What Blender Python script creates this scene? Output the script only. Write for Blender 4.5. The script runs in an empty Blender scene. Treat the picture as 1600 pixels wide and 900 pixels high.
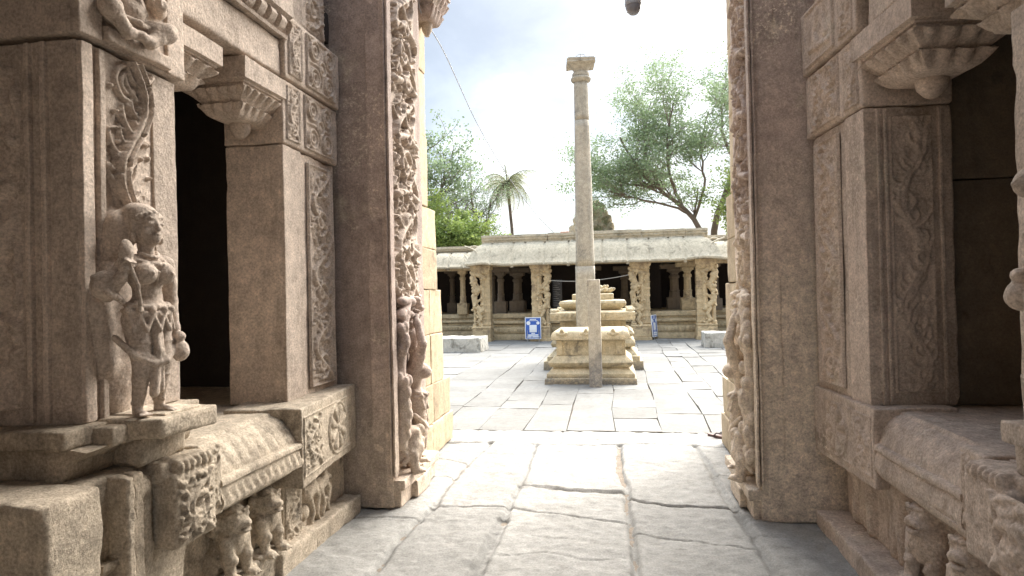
import bpy, math, random
import numpy as np
from mathutils import Matrix, Vector

# ------------------------------------------------------------------ camera, sky, sun, exposure
SC = bpy.context.scene
COL = SC.collection
cam_d = bpy.data.cameras.new('camera'); cam = bpy.data.objects.new('camera', cam_d); COL.objects.link(cam)
cam_d.sensor_width = 36.0; cam_d.lens = 22.5; cam_d.clip_start = 0.05; cam_d.clip_end = 5000
_r = Vector((0.98641, 0.1628, -0.022)); _u = Vector((0.02327, -0.00592, 0.99971)); _f = Vector((-0.16262, 0.98664, 0.00963))
cam.matrix_world = Matrix(((_r.x, _u.x, -_f.x, 0), (_r.y, _u.y, -_f.y, 0), (_r.z, _u.z, -_f.z, 1.5), (0, 0, 0, 1)))
SC.camera = cam
SUN_EL, SUN_AZ = 40.0, 24.0            # degrees; azimuth measured from +Y (ahead) towards +X (right)
vs = SC.view_settings
vs.view_transform = 'Standard'; vs.look = 'None'; vs.gamma = 1.0; vs.use_curve_mapping = False
vs.exposure = 4.15
SC.render.engine = 'CYCLES'
SC.cycles.max_bounces = 8; SC.cycles.diffuse_bounces = 6
sun_d = bpy.data.lights.new('sun', 'SUN'); sun_d.energy = 1.0; sun_d.angle = math.radians(66); sun_d.color = (1.0, 0.95, 0.87)
sun = bpy.data.objects.new('sun', sun_d); COL.objects.link(sun)
_sd = Vector((math.sin(math.radians(SUN_AZ)) * math.cos(math.radians(SUN_EL)), math.cos(math.radians(SUN_AZ)) * math.cos(math.radians(SUN_EL)), math.sin(math.radians(SUN_EL))))
sun.rotation_euler = _sd.to_track_quat('Z', 'Y').to_euler()
sun.location = (8, 30, 40)

W = bpy.data.worlds.new('World'); SC.world = W; W.use_nodes = True


def build_sky():
    nt = W.node_tree; N = nt.nodes; L = nt.links
    for n in list(N): N.remove(n)
    out = N.new('ShaderNodeOutputWorld'); bg = N.new('ShaderNodeBackground'); L.new(bg.outputs[0], out.inputs[0])
    bg.inputs['Strength'].default_value = 0.05
    sky = N.new('ShaderNodeTexSky'); sky.sky_type = 'NISHITA'; sky.sun_disc = False
    sky.sun_elevation = math.radians(SUN_EL); sky.sun_rotation = math.radians(SUN_AZ)
    sky.air_density = 1.0; sky.dust_density = 2.0
    tc = N.new('ShaderNodeTexCoord')

    def math_(op, a, b=None, clamp=False):
        m = N.new('ShaderNodeMath'); m.operation = op; m.use_clamp = clamp
        for i, v in enumerate((a, b)):
            if v is None: continue
            if isinstance(v, (int, float)): m.inputs[i].default_value = v
            else: L.new(v, m.inputs[i])
        return m.outputs[0]

    def mix(f, a, b):
        m = N.new('ShaderNodeMix'); m.data_type = 'RGBA'
        if isinstance(f, float): m.inputs[0].default_value = f
        else: L.new(f, m.inputs[0])
        for s, v in ((6, a), (7, b)):
            if isinstance(v, tuple): m.inputs[s].default_value = v
            else: L.new(v, m.inputs[s])
        return m.outputs[2]

    def ramp(x, p0, p1):
        m = N.new('ShaderNodeMapRange'); m.interpolation_type = 'SMOOTHSTEP'
        L.new(x, m.inputs[0]); m.inputs[1].default_value = p0; m.inputs[2].default_value = p1
        return m.outputs[0]
    sep = N.new('ShaderNodeSeparateXYZ'); L.new(tc.outputs['Generated'], sep.inputs[0])
    # clouds on a flat layer overhead: direction / (z + k)
    zz = math_('ADD', math_('MAXIMUM', sep.outputs[2], 0.0), 0.32)
    comb = N.new('ShaderNodeCombineXYZ')
    L.new(math_('DIVIDE', sep.outputs[0], zz), comb.inputs[0]); L.new(math_('DIVIDE', sep.outputs[1], zz), comb.inputs[1]); comb.inputs[2].default_value = 0.35
    def noise(scale, detail, rough, off, dist=0.0):
        mp = N.new('ShaderNodeMapping'); mp.inputs[1].default_value = off; L.new(comb.outputs[0], mp.inputs[0])
        n = N.new('ShaderNodeTexNoise'); n.inputs['Scale'].default_value = scale; n.inputs['Detail'].default_value = detail
        n.inputs['Roughness'].default_value = rough; n.inputs['Distortion'].default_value = dist
        L.new(mp.outputs[0], n.inputs[0]); return n.outputs[0]
    n1 = noise(1.5, 7, 0.52, (0.4, 1.3, 0), 0.4)
    n2 = noise(3.6, 9, 0.58, (4.2, 0.6, 2), 0.3)
    # glow where the veiled sun stands behind the clouds
    def glow(dx, dy, dz, lo, hi):
        v = Vector((dx, dy, dz)).normalized()
        d = N.new('ShaderNodeVectorMath'); d.operation = 'DOT_PRODUCT'; L.new(tc.outputs['Generated'], d.inputs[0]); d.inputs[1].default_value = v
        return ramp(d.outputs['Value'], lo, hi)
    g1 = glow(0.02, 1.0, 0.36, 0.93, 1.0)
    g2 = glow(-0.16, 1.0, 0.18, 0.985, 1.0)
    g3 = glow(0.13, 1.0, 0.36, 0.975, 1.0)
    bright = math_('ADD', math_('ADD', math_('MULTIPLY', g1, 0.30), math_('MULTIPLY', g2, 0.22)), math_('MULTIPLY', g3, 0.3))
    fac = math_('ADD', math_('MULTIPLY', math_('SUBTRACT', n1, 0.5), 1.7), math_('MULTIPLY', math_('SUBTRACT', n2, 0.5), 1.5))
    fac = math_('ADD', math_('ADD', fac, 0.16), bright)
    c = mix(ramp(fac, 0.0, 0.62), (.45, .51, .575, 1), (.70, .77, .825, 1))
    c = mix(ramp(fac, 0.5, 0.95), c, (1.3, 1.32, 1.3, 1))
    c = mix(0.08, c, sky.outputs[0])
    # overcast sky: the zenith is about three times as bright as the horizon
    up = math_('ADD', 1.0, math_('MULTIPLY', ramp(sep.outputs[2], 0.40, 0.9), 3.6))
    sc = N.new('ShaderNodeVectorMath'); sc.operation = 'SCALE'; L.new(c, sc.inputs[0]); L.new(up, sc.inputs[3])
    L.new(sc.outputs[0], bg.inputs[0])


build_sky()

# ------------------------------------------------------------------ noise
rng = np.random.default_rng(7)


def _hash(ix, iy, iz, seed):
    n = (ix * 374761393 + iy * 668265263 + iz * 2147483647 + seed * 144665) & 0xFFFFFFFF
    n = ((n ^ (n >> 13)) * 1274126177) & 0xFFFFFFFF
    n = ((n ^ (n >> 16)) * 2246822519) & 0xFFFFFFFF
    return ((n ^ (n >> 15)) & 0xFFFF) / 65535.0


def vnoise(P, f, seed=0):
    Q = np.asarray(P, float) * f + 1000.0
    I = np.floor(Q).astype(np.int64); F = Q - I; F = F * F * (3 - 2 * F)
    r = 0
    for a in (0, 1):
        wa = F[:, 0] if a else 1 - F[:, 0]
        for b in (0, 1):
            wb = F[:, 1] if b else 1 - F[:, 1]
            for c in (0, 1):
                wc = F[:, 2] if c else 1 - F[:, 2]
                r = r + wa * wb * wc * _hash(I[:, 0] + a, I[:, 1] + b, I[:, 2] + c, seed)
    return r - 0.5


def fbm(P, f, oct=3, seed=0):
    return sum(vnoise(P, f * 2 ** k, seed + k) * 0.5 ** k for k in range(oct))


def wobble(P, amp, f=4.0, seed=0):
    """displace points by 3-vector noise, a coarse and a fine octave"""
    if amp <= 0: return P
    D = np.stack([vnoise(P, f, seed + 11 * k) + 0.5 * vnoise(P, f * 4.3, seed + 5 + 11 * k) + 0.25 * vnoise(P, f * 13, seed + 8 + 11 * k) for k in range(3)], 1)
    return P + D * 2 * amp


# ------------------------------------------------------------------ mesh builder
class MB:
    def __init__(s): s.V = []; s.Q = []; s.T = []; s.N = []; s.n = 0; s.A = []

    def add(s, V, Q=None, T=None, N=None, tone=0.5):
        V = np.asarray(V, float).reshape(-1, 3)
        if Q is not None and len(Q): s.Q.append(np.asarray(Q, int).reshape(-1, 4) + s.n)
        if T is not None and len(T): s.T.append(np.asarray(T, int).reshape(-1, 3) + s.n)
        for f in (N or []): s.N.append([i + s.n for i in f])
        s.V.append(V); s.n += len(V)
        s.A.append(np.full(len(V), tone) if np.isscalar(tone) else np.asarray(tone, float))
        return s

    def build(s, name, mat, parent=None, smooth=True, origin=None, M=None, sharp=40):
        V = np.concatenate(s.V)
        if M is not None:
            A = np.array(M); V = V @ A[:3, :3].T + A[:3, 3]
        o0 = np.array(parent_loc(parent)) if parent else (np.array(origin, float) if origin is not None else np.zeros(3))
        V = V - o0
        me = bpy.data.meshes.new(name)
        Q = np.concatenate(s.Q) if s.Q else np.zeros((0, 4), int)
        T = np.concatenate(s.T) if s.T else np.zeros((0, 3), int)
        idx = np.concatenate([Q.ravel(), T.ravel(), np.array([i for f in s.N for i in f], int)]).astype(np.int32)
        cnt = np.concatenate([np.full(len(Q), 4), np.full(len(T), 3), np.array([len(f) for f in s.N], int)]).astype(np.int32)
        st = np.concatenate([[0], np.cumsum(cnt)[:-1]]).astype(np.int32)
        me.vertices.add(len(V)); me.vertices.foreach_set('co', V.astype(np.float32).ravel())
        me.loops.add(len(idx)); me.loops.foreach_set('vertex_index', idx)
        me.polygons.add(len(cnt)); me.polygons.foreach_set('loop_start', st)
        me.update(calc_edges=True); me.validate()
        at = me.attributes.new('tone', 'FLOAT', 'POINT')
        A = np.concatenate(s.A).astype(np.float32)
        if len(A) == len(me.vertices): at.data.foreach_set('value', A)
        if smooth:
            me.polygons.foreach_set('use_smooth', np.ones(len(me.polygons), bool))
            if sharp: me.set_sharp_from_angle(angle=math.radians(sharp))
        me.materials.append(mat)
        o = bpy.data.objects.new(name, me); COL.objects.link(o)
        if parent: o.parent = parent
        else: o.location = o0
        return o


def parent_loc(p):
    v = Vector((0, 0, 0))
    while p is not None:
        v = v + p.location; p = p.parent
    return tuple(v)


def tag(o, label=None, cat=None, group=None, kind=None):
    if label: o['label'] = label
    if cat: o['category'] = cat
    if group: o['group'] = group
    if kind: o['kind'] = kind
    return o


def thing(name, label, cat, loc=(0, 0, 0), group=None):
    o = bpy.data.objects.new(name, None); COL.objects.link(o); o.location = loc; o.empty_display_size = 0.1
    return tag(o, label, cat, group, 'thing')


# ------------------------------------------------------------------ shapes
def rblock(mb, x0, x1, y0, y1, z0, z1, r=0.012, amp=0.004, res=0.05, seed=None, M=None, tone=None, f=4.0):
    """stone block: gridded box, rounded arrises, uneven faces"""
    seed = int(rng.integers(1e6)) if seed is None else seed
    tone = (seed * 7919 % 1000) / 1000 if tone is None else tone
    lo = np.array([min(x0, x1), min(y0, y1), min(z0, z1)], float); hi = np.array([max(x0, x1), max(y0, y1), max(z0, z1)], float)
    d = hi - lo; r = min(r, d.min() * 0.45)
    n = np.clip(np.ceil(d / res).astype(int), 1, 160)
    ax = []
    for k in range(3):
        t = np.linspace(lo[k], hi[k], n[k] + 1)
        t = np.unique(np.concatenate([t, [lo[k] + r * 0.4, lo[k] + r, hi[k] - r, hi[k] - r * 0.4]])) if r > 0 else t
        ax.append(t)
    Vs, Qs, c = [], [], 0
    for k in range(3):
        i, j = (k + 1) % 3, (k + 2) % 3
        a, b = ax[i], ax[j]; A, B = np.meshgrid(a, b, indexing='ij')
        for side, val in ((0, lo[k]), (1, hi[k])):
            P = np.zeros(A.shape + (3,)); P[..., i] = A; P[..., j] = B; P[..., k] = val
            id_ = np.arange(A.size).reshape(A.shape) + c
            q = np.stack([id_[:-1, :-1], id_[1:, :-1], id_[1:, 1:], id_[:-1, 1:]], -1).reshape(-1, 4)
            if side == 0: q = q[:, ::-1]
            Vs.append(P.reshape(-1, 3)); Qs.append(q); c += A.size
    V = np.concatenate(Vs); Q = np.concatenate(Qs)
    u, inv = np.unique(np.round(V, 6), axis=0, return_inverse=True)
    inv = inv.reshape(-1); Q = inv[Q]; V = u
    if r > 0:
        rl = np.minimum(r * (.55 + 1.7 * np.clip(vnoise(V, 7, seed + 3) * 3.2 - .55, 0, 1) + .9 * np.clip(vnoise(V, 23, seed + 4) * 3 - .3, 0, 1)), d.min() * .45)[:, None] if amp > 0 else r
        inn = np.minimum(np.maximum(V, lo + rl), hi - rl); dv = V - inn; l = np.linalg.norm(dv, axis=1, keepdims=True)
        V = np.where(l > 1e-9, inn + dv / np.maximum(l, 1e-9) * rl, V)
    V = wobble(V, amp, f, seed)
    if M is not None:
        A = np.array(M); V = V @ A[:3, :3].T + A[:3, 3]
    mb.add(V, Q, tone=tone)
    return mb


def grid_faces(nu, nv, wrap_u=False, flip=False):
    I = np.arange(nu * nv).reshape(nu, nv)
    if wrap_u: I = np.concatenate([I, I[:1]], 0)
    q = np.stack([I[:-1, :-1], I[1:, :-1], I[1:, 1:], I[:-1, 1:]], -1).reshape(-1, 4)
    return q[:, ::-1] if flip else q


def densify(prof, res):
    out = []
    for a, b in zip(prof[:-1], prof[1:]):
        a, b = np.array(a, float), np.array(b, float); n = max(1, int(np.ceil(np.linalg.norm(b - a) / res)))
        out += [a + (b - a) * k / n for k in range(n)]
    return np.array(out + [np.array(prof[-1], float)])


def extrude(mb, prof, fmap, t0, t1, res=0.04, amp=0.003, seed=None, closed=True, caps=True, flip=False, mod=None):
    """profile (a,b) swept along t; fmap(a,b,t)->xyz arrays; mod(a,b,t)->(a,b) shapes it"""
    seed = int(rng.integers(1e6)) if seed is None else seed
    p = densify(list(prof) + ([prof[0]] if closed else []), res)
    if closed: p = p[:-1]
    nt = max(2, int(abs(t1 - t0) / res) + 1); t = np.linspace(t0, t1, nt)
    a = np.repeat(p[:, 0], nt); b = np.repeat(p[:, 1], nt); tt = np.tile(t, len(p))
    if mod: a, b = mod(a, b, tt)
    V = np.stack(fmap(a, b, tt), 1); V = wobble(V, amp, 5, seed)
    Q = grid_faces(len(p), nt, closed, flip)
    N = []
    if caps and closed:
        I = np.arange(len(p) * nt).reshape(len(p), nt)
        N = [I[:, 0].tolist(), I[::-1, -1].tolist()]
        if flip: N = [n[::-1] for n in N]
    mb.add(V, Q, N=N); return mb


def tier(mb, cx, cy, hx, hy, prof, res=0.12, amp=0.006, seed=None, mod=None, cap=True):
    """moulded rectangular tier: profile of (offset, z) carried round a rectangle with mitred corners"""
    seed = int(rng.integers(1e6)) if seed is None else seed
    nx = max(2, int(2 * hx / res)); ny = max(2, int(2 * hy / res))
    lx = np.linspace(-1, 1, nx + 1)[:-1]; ly = np.linspace(-1, 1, ny + 1)[:-1]
    loop = np.concatenate([np.stack([lx, -np.ones(nx)], 1), np.stack([np.ones(ny), ly], 1), np.stack([-lx, np.ones(nx)], 1), np.stack([-np.ones(ny), -ly], 1)])
    n = len(loop); V = []
    for d, z in prof:
        x = cx + loop[:, 0] * (hx + d); y = cy + loop[:, 1] * (hy + d)
        V.append(np.stack([x, y, np.full(n, z)], 1))
    m = len(prof); V = np.stack(V, 1).reshape(-1, 3)
    if mod: V = mod(V)
    V = wobble(V, amp, 4, seed)
    Q = grid_faces(n, m, True)
    I = np.arange(n * m).reshape(n, m)
    mb.add(V, Q, N=[I[:, -1].tolist()] if cap else None); return mb


def lathe(mb, cx, cy, prof, n=16, rot=0.0, amp=0.0, sq=0.0, axis=None):
    """(r,z) profile turned about a vertical axis"""
    a = np.arange(n) / n * 2 * np.pi + rot
    V = np.stack([np.stack([cx + r * np.cos(a), cy + r * np.sin(a), np.full(n, z)], 1) for r, z in prof], 1).reshape(-1, 3)
    if amp: V = wobble(V, amp, 4, int(rng.integers(1e6)))
    m = len(prof); I = np.arange(n * m).reshape(n, m)
    mb.add(V, grid_faces(n, m, True), N=[I[:, -1].tolist(), I[::-1, 0].tolist()]); return mb


def tube(mb, pts, rad, n=6):
    P = np.array(pts, float); R = np.full(len(P), rad) if np.isscalar(rad) else np.array(rad, float)
    T = np.gradient(P, axis=0); T /= np.linalg.norm(T, axis=1, keepdims=True) + 1e-9
    ref = np.array([0.3, 0.2, 1.0]) if abs(T[0, 2]) < 0.9 else np.array([1.0, 0.1, 0])
    U = np.cross(T, ref); U /= np.linalg.norm(U, axis=1, keepdims=True) + 1e-9
    Wv = np.cross(T, U); a = np.arange(n) / n * 2 * np.pi
    V = P[None] + (np.cos(a)[:, None, None] * U[None] + np.sin(a)[:, None, None] * Wv[None]) * R[None, :, None]
    I = np.arange(n * len(P)).reshape(n, len(P))
    mb.add(V.reshape(-1, 3), grid_faces(n, len(P), True), N=[I[:, 0].tolist(), I[::-1, -1].tolist()]); return mb


# ------------------------------------------------------------------ carved relief: a height field stamped with strokes
class Relief:
    def __init__(s, w, h, res=0.006):
        s.w, s.h, s.res = w, h, res
        s.nu, s.nv = int(w / res) + 1, int(h / res) + 1
        s.u = np.linspace(0, w, s.nu); s.v = np.linspace(0, h, s.nv); s.H = np.zeros((s.nu, s.nv))

    def ball(s, u, v, r, a, cut=False, p=0.5):
        i0, i1 = np.searchsorted(s.u, [u - r, u + r]); j0, j1 = np.searchsorted(s.v, [v - r, v + r])
        if i1 <= i0 or j1 <= j0: return
        d2 = ((s.u[i0:i1, None] - u) ** 2 + (s.v[None, j0:j1] - v) ** 2) / (r * r)
        b = a * np.power(np.clip(1 - d2, 0, 1), p)
        Wn = s.H[i0:i1, j0:j1]
        s.H[i0:i1, j0:j1] = np.minimum(Wn, np.where(d2 < 1, -b, 9)) if cut == 'hole' else (Wn - b if cut else np.maximum(Wn, b))

    def stroke(s, pts, r0, a0, r1=None, a1=None, p=0.5):
        pts = np.array(pts, float); r1 = r0 if r1 is None else r1; a1 = a0 if a1 is None else a1
        seg = np.linalg.norm(np.diff(pts, axis=0), axis=1); L = np.concatenate([[0], np.cumsum(seg)])
        n = max(2, int(L[-1] / max(s.res * 0.7, min(r0, r1) * 0.4)) + 1)
        t = np.linspace(0, L[-1], n); U = np.interp(t, L, pts[:, 0]); Vv = np.interp(t, L, pts[:, 1])
        for k in range(n):
            f = k / (n - 1); s.ball(U[k], Vv[k], r0 + (r1 - r0) * f, a0 + (a1 - a0) * f, p=p)

    def rect(s, u0, u1, v0, v1, a, soft=0.006):
        fu = np.clip(np.minimum(s.u - u0, u1 - s.u) / soft + .5, 0, 1); fv = np.clip(np.minimum(s.v - v0, v1 - s.v) / soft + .5, 0, 1)
        s.H = np.maximum(s.H, a * fu[:, None] * fv[None, :])

    def frame(s, b, a):
        s.rect(0, b, 0, s.h, a); s.rect(s.w - b, s.w, 0, s.h, a); s.rect(0, s.w, 0, b, a); s.rect(0, s.w, s.h - b, s.h, a)

    def ring(s, u, v, R, r, a, sq=1.0):
        t = np.linspace(0, 2 * np.pi, 40); s.stroke(np.stack([u + R * np.cos(t), v + R * sq * np.sin(t)], 1), r, a)

    def spiral(s, u, v, R0, R1, t0, turns, r0, a, r1=None):
        t = np.linspace(0, 1, 60); R = R0 + (R1 - R0) * t; th = t0 + turns * 2 * np.pi * t
        s.stroke(np.stack([u + R * np.cos(th), v + R * np.sin(th)], 1), r0, a, r1 or r0 * 0.7, a)

    def leaf(s, u, v, ang, L, r, a, bend=0.6):
        t = np.linspace(0, 1, 8); th = ang + bend * t
        P = np.cumsum(np.stack([np.cos(th), np.sin(th)], 1), 0) * L / 8 + [u, v]
        s.stroke(P, r, a, r * 0.25, a * 0.6)

    def scroll(s, n, a, r, rs, u0=0.0, u1=None, v0=0.0, v1=None, start=1):
        """a creeper whose stem swings from side to side, a curled tendril with leaves in each bay"""
        u1 = s.w if u1 is None else u1; v1 = s.h if v1 is None else v1
        w = u1 - u0; uc = (u0 + u1) / 2; h = (v1 - v0) / n; A = w * 0.36
        vv = np.linspace(v0, v1, 40 * n)
        s.stroke(np.stack([uc + start * A * np.cos((vv - v0) / h * np.pi), vv], 1), r, a)
        for k in range(n):
            sg = start * (1 if k % 2 else -1); vc = v0 + (k + 0.5) * h; cx = uc + sg * w * 0.06
            R = min(w * 0.33, h * 0.4)
            d = rs.uniform(-.3, .3)
            s.spiral(cx, vc, R, R * 0.15, (np.pi / 2 if sg > 0 else -np.pi / 2) + d, -sg * (1.35 + rs.uniform(-.15, .2)), r * 0.8, a * 0.95, r * 0.9)
            s.ball(cx, vc, r * 1.5, a)
            for q in range(7):
                th = q / 7 * 2 * np.pi + rs.uniform(-.3, .3)
                s.leaf(cx + R * 0.75 * np.cos(th), vc + R * 0.75 * np.sin(th), th - sg * 0.9, R * rs.uniform(.45, .7), r * rs.uniform(.6, .9), a * rs.uniform(.6, .95), -sg * rs.uniform(.5, 1.4))
            for q in range(4):
                s.leaf(uc + start * A * np.cos((k + q / 4) * np.pi) * 0.9, v0 + (k + q / 4) * h, rs.uniform(0, 6.3), w * 0.2, r * 0.7, a * 0.7, rs.uniform(-1.5, 1.5))
        for q in range(n * 16): s.ball(rs.uniform(u0 + r, u1 - r), rs.uniform(v0, v1), r * rs.uniform(.5, .95), a * rs.uniform(.35, .7))
        for q in range(n * 14): s.leaf(rs.uniform(u0 + r, u1 - r), rs.uniform(v0 + r, v1 - r), rs.uniform(0, 6.3), w * rs.uniform(.10, .2), r * rs.uniform(.4, .6), a * rs.uniform(.5, .95), rs.uniform(-2.5, 2.5))
        for q in range(n * 10): s.ball(rs.uniform(u0 + r, u1 - r), rs.uniform(v0, v1), r * rs.uniform(.3, .5), a * .8, cut=True)

    def tongues(s, n, a, r, rs, stem=1.0):
        """a broad wavy ribbon with flame-like tongues curling off it"""
        w, h = s.w, s.h / n; uc = w / 2; A = w * 0.27
        f = lambda v: uc + A * np.sin(v / h * np.pi)
        vv = np.linspace(0, s.h, 60 * n)
        for o in (-1.15, 0, 1.15):
            s.stroke(np.stack([f(vv) + o * r, vv], 1), r * (0.7 if o else 0.6), a * (1 if o else .8) * stem)
        for k in range(n * 16):
            v = (k + rs.uniform(0, 1)) / (n * 16) * s.h; sg = 1 if k % 2 else -1
            s.leaf(f(v) + sg * r, v, (0 if sg > 0 else np.pi) + sg * rs.uniform(.1, 1.1), w * rs.uniform(.35, .7), r * rs.uniform(.6, .95), a * rs.uniform(.65, 1.0), sg * rs.uniform(.8, 2.6))
        for k in range(n * 14):
            s.ball(rs.uniform(0.08, .92) * w, rs.uniform(0, s.h), r * rs.uniform(.5, .9), a * rs.uniform(.4, .8))

    def rosette(s, u, v, R, n, a, r):
        s.ball(u, v, R * 0.2, a)
        for k in range(n):
            th = (k + .5) / n * 2 * np.pi; c, q = np.cos(th), np.sin(th)
            s.stroke([(u + R * .28 * c, v + R * .28 * q), (u + R * .85 * c, v + R * .85 * q)], r * 0.7, a * .7, r * 1.5, a)

    def flower4(s, a, r):
        w, h = s.w, s.h; c = (w / 2, h / 2)
        s.ring(*c, min(w, h) * .13, r, a); s.ball(*c, min(w, h) * .08, a * .8)
        for su in (-1, 1):
            for sv in (-1, 1):
                p = (c[0] + su * w * .24, c[1] + sv * h * .26)
                s.ring(*p, min(w, h) * .17, r * .9, a); s.ring(*p, min(w, h) * .08, r * .8, a * .8)
                s.leaf(p[0] + su * w * .1, p[1] + sv * h * .12, math.atan2(sv, su), w * .12, r, a * .8, .4)
            s.leaf(c[0] + su * w * .14, c[1], 0 if su > 0 else np.pi, w * .25, r * 1.2, a * .9, 0)
        s.leaf(c[0], c[1] + h * .14, np.pi / 2, h * .22, r * 1.2, a * .9, 0); s.leaf(c[0], c[1] - h * .14, -np.pi / 2, h * .22, r * 1.2, a * .9, 0)

    def put(s, mb, O, U, V, Nn, rough=0.0012, worn=0):
        H = s.H.copy()
        for _ in range(worn):
            Hp = np.pad(H, 1, mode='edge'); H = (Hp[:-2, 1:-1] + Hp[2:, 1:-1] + Hp[1:-1, :-2] + Hp[1:-1, 2:] + 2 * H) / 6
        uu = np.repeat(s.u, s.nv); vv = np.tile(s.v, s.nu)
        O, U, V, Nn = (np.array(x, float) for x in (O, U, V, Nn))
        P = O + uu[:, None] * U + vv[:, None] * V
        h = H.ravel() + rough * 2 * (vnoise(P, 40, 3) + vnoise(P, 95, 4))
        I = np.arange(s.nu * s.nv).reshape(s.nu, s.nv)
        edge = np.zeros((s.nu, s.nv), bool); edge[0] = edge[-1] = True; edge[:, 0] = edge[:, -1] = True
        h[edge.ravel()] = np.minimum(h[edge.ravel()], 0) - 0.006
        P = P + h[:, None] * Nn
        flip = np.dot(np.cross(U, V), Nn) < 0
        mb.add(P, grid_faces(s.nu, s.nv, False, flip)); return mb


def carved(name, mat, parent, R, O, U, V, N, worn=0, rough=0.0012):
    return R.put(MB(), O, U, V, N, rough, worn).build(name, mat, parent, sharp=0)


# ------------------------------------------------------------------ sculpture: smooth union of solids, meshed as ONE surface
class Sculpt:
    def __init__(s, vox=0.008, k=0.012): s.P = []; s.vox = vox; s.k = k

    def cap(s, a, b, ra, rb=None, k=None, cut=False):
        s.P.append(('c', np.array(a, float), np.array(b, float), ra, ra if rb is None else rb, k, cut)); return s

    def ell(s, c, r, rot=None, k=None, cut=False):
        s.P.append(('e', np.array(c, float), np.array(r, float) if not np.isscalar(r) else np.full(3, float(r)), rot, None, k, cut)); return s

    def box(s, c, h, r=0.01, k=None, cut=False):
        s.P.append(('b', np.array(c, float), np.array(h, float), r, None, k, cut)); return s

    def path(s, pts, ra, rb=None, k=None):
        rb = ra if rb is None else rb; n = len(pts) - 1
        for i in range(n): s.cap(pts[i], pts[i + 1], ra + (rb - ra) * i / n, ra + (rb - ra) * (i + 1) / n, k)
        return s

    def bounds(s):
        lo, hi = np.full(3, 1e9), np.full(3, -1e9)
        for p in s.P:
            if p[6]: continue
            l, h = s.pb(p); lo = np.minimum(lo, l); hi = np.maximum(hi, h)
        return lo, hi

    def pb(s, p):
        if p[0] == 'c': R = max(p[3], p[4]); return np.minimum(p[1], p[2]) - R, np.maximum(p[1], p[2]) + R
        R = p[2].max() if p[0] == 'e' and p[3] is not None else p[2]
        return p[1] - R, p[1] + R

    def mesh(s, mb, M=None, rough=0.0, clip=None, seed=1):
        vox = s.vox; lo, hi = s.bounds(); m = vox * 3 + s.k
        lo = lo - m; hi = hi + m
        n = np.ceil((hi - lo) / vox).astype(int) + 1
        D = np.full(n, 1.0)
        g = [lo[i] + np.arange(n[i]) * vox for i in range(3)]
        for p in s.P:
            k = s.k if p[5] is None else p[5]; l, h = s.pb(p)
            a = np.clip(((l - k * 2 - vox * 3 - lo) / vox).astype(int), 0, n); b = np.clip(((h + k * 2 + vox * 3 - lo) / vox).astype(int) + 2, 0, n)
            if (b <= a).any(): continue
            X = g[0][a[0]:b[0], None, None]; Y = g[1][None, a[1]:b[1], None]; Z = g[2][None, None, a[2]:b[2]]
            if p[0] == 'c':
                A, B = p[1], p[2]; ab = B - A; L2 = (ab ** 2).sum() + 1e-12
                t = np.clip(((X - A[0]) * ab[0] + (Y - A[1]) * ab[1] + (Z - A[2]) * ab[2]) / L2, 0, 1)
                d = np.sqrt((X - A[0] - t * ab[0]) ** 2 + (Y - A[1] - t * ab[1]) ** 2 + (Z - A[2] - t * ab[2]) ** 2) - (p[3] + (p[4] - p[3]) * t)
            elif p[0] == 'e':
                x, y, z = X - p[1][0], Y - p[1][1], Z - p[1][2]
                if p[3] is not None:
                    Rm = np.array(p[3].to_3x3()).T; x, y, z = (Rm[i, 0] * x + Rm[i, 1] * y + Rm[i, 2] * z for i in range(3))
                r = p[2]; k0 = np.sqrt((x / r[0]) ** 2 + (y / r[1]) ** 2 + (z / r[2]) ** 2); k1 = np.sqrt((x / r[0] ** 2) ** 2 + (y / r[1] ** 2) ** 2 + (z / r[2] ** 2) ** 2)
                d = np.where(k1 > 1e-6, k0 * (k0 - 1) / np.maximum(k1, 1e-6), -r.min())
            else:
                q = [np.abs(v - p[1][i]) - p[2][i] + p[3] for i, v in enumerate((X, Y, Z))]
                d = np.sqrt(np.maximum(q[0], 0) ** 2 + np.maximum(q[1], 0) ** 2 + np.maximum(q[2], 0) ** 2) + np.minimum(np.maximum(np.maximum(q[0], q[1]), q[2]), 0) - p[3]
            sl = (slice(a[0], b[0]), slice(a[1], b[1]), slice(a[2], b[2])); d1 = D[sl]
            if p[6]:
                d = -d; hh = np.clip(0.5 - 0.5 * (d - d1) / k, 0, 1); D[sl] = d * (1 - hh) + d1 * hh + k * hh * (1 - hh)
            else:
                hh = np.clip(0.5 + 0.5 * (d - d1) / k, 0, 1); D[sl] = d * (1 - hh) + d1 * hh - k * hh * (1 - hh)
        if clip is not None: D = clip(D, *np.meshgrid(*g, indexing='ij'))
        D[0] = D[-1] = 1; D[:, 0] = D[:, -1] = 1; D[:, :, 0] = D[:, :, -1] = 1
        V, Q = surface_nets(D, lo, vox)
        if rough: V = wobble(V, rough, 25, seed)
        if M is not None:
            A = np.array(M); V = V @ A[:3, :3].T + A[:3, 3]
            if np.linalg.det(A[:3, :3]) < 0: Q = Q[:, ::-1]
        mb.add(V, Q); return mb


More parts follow.
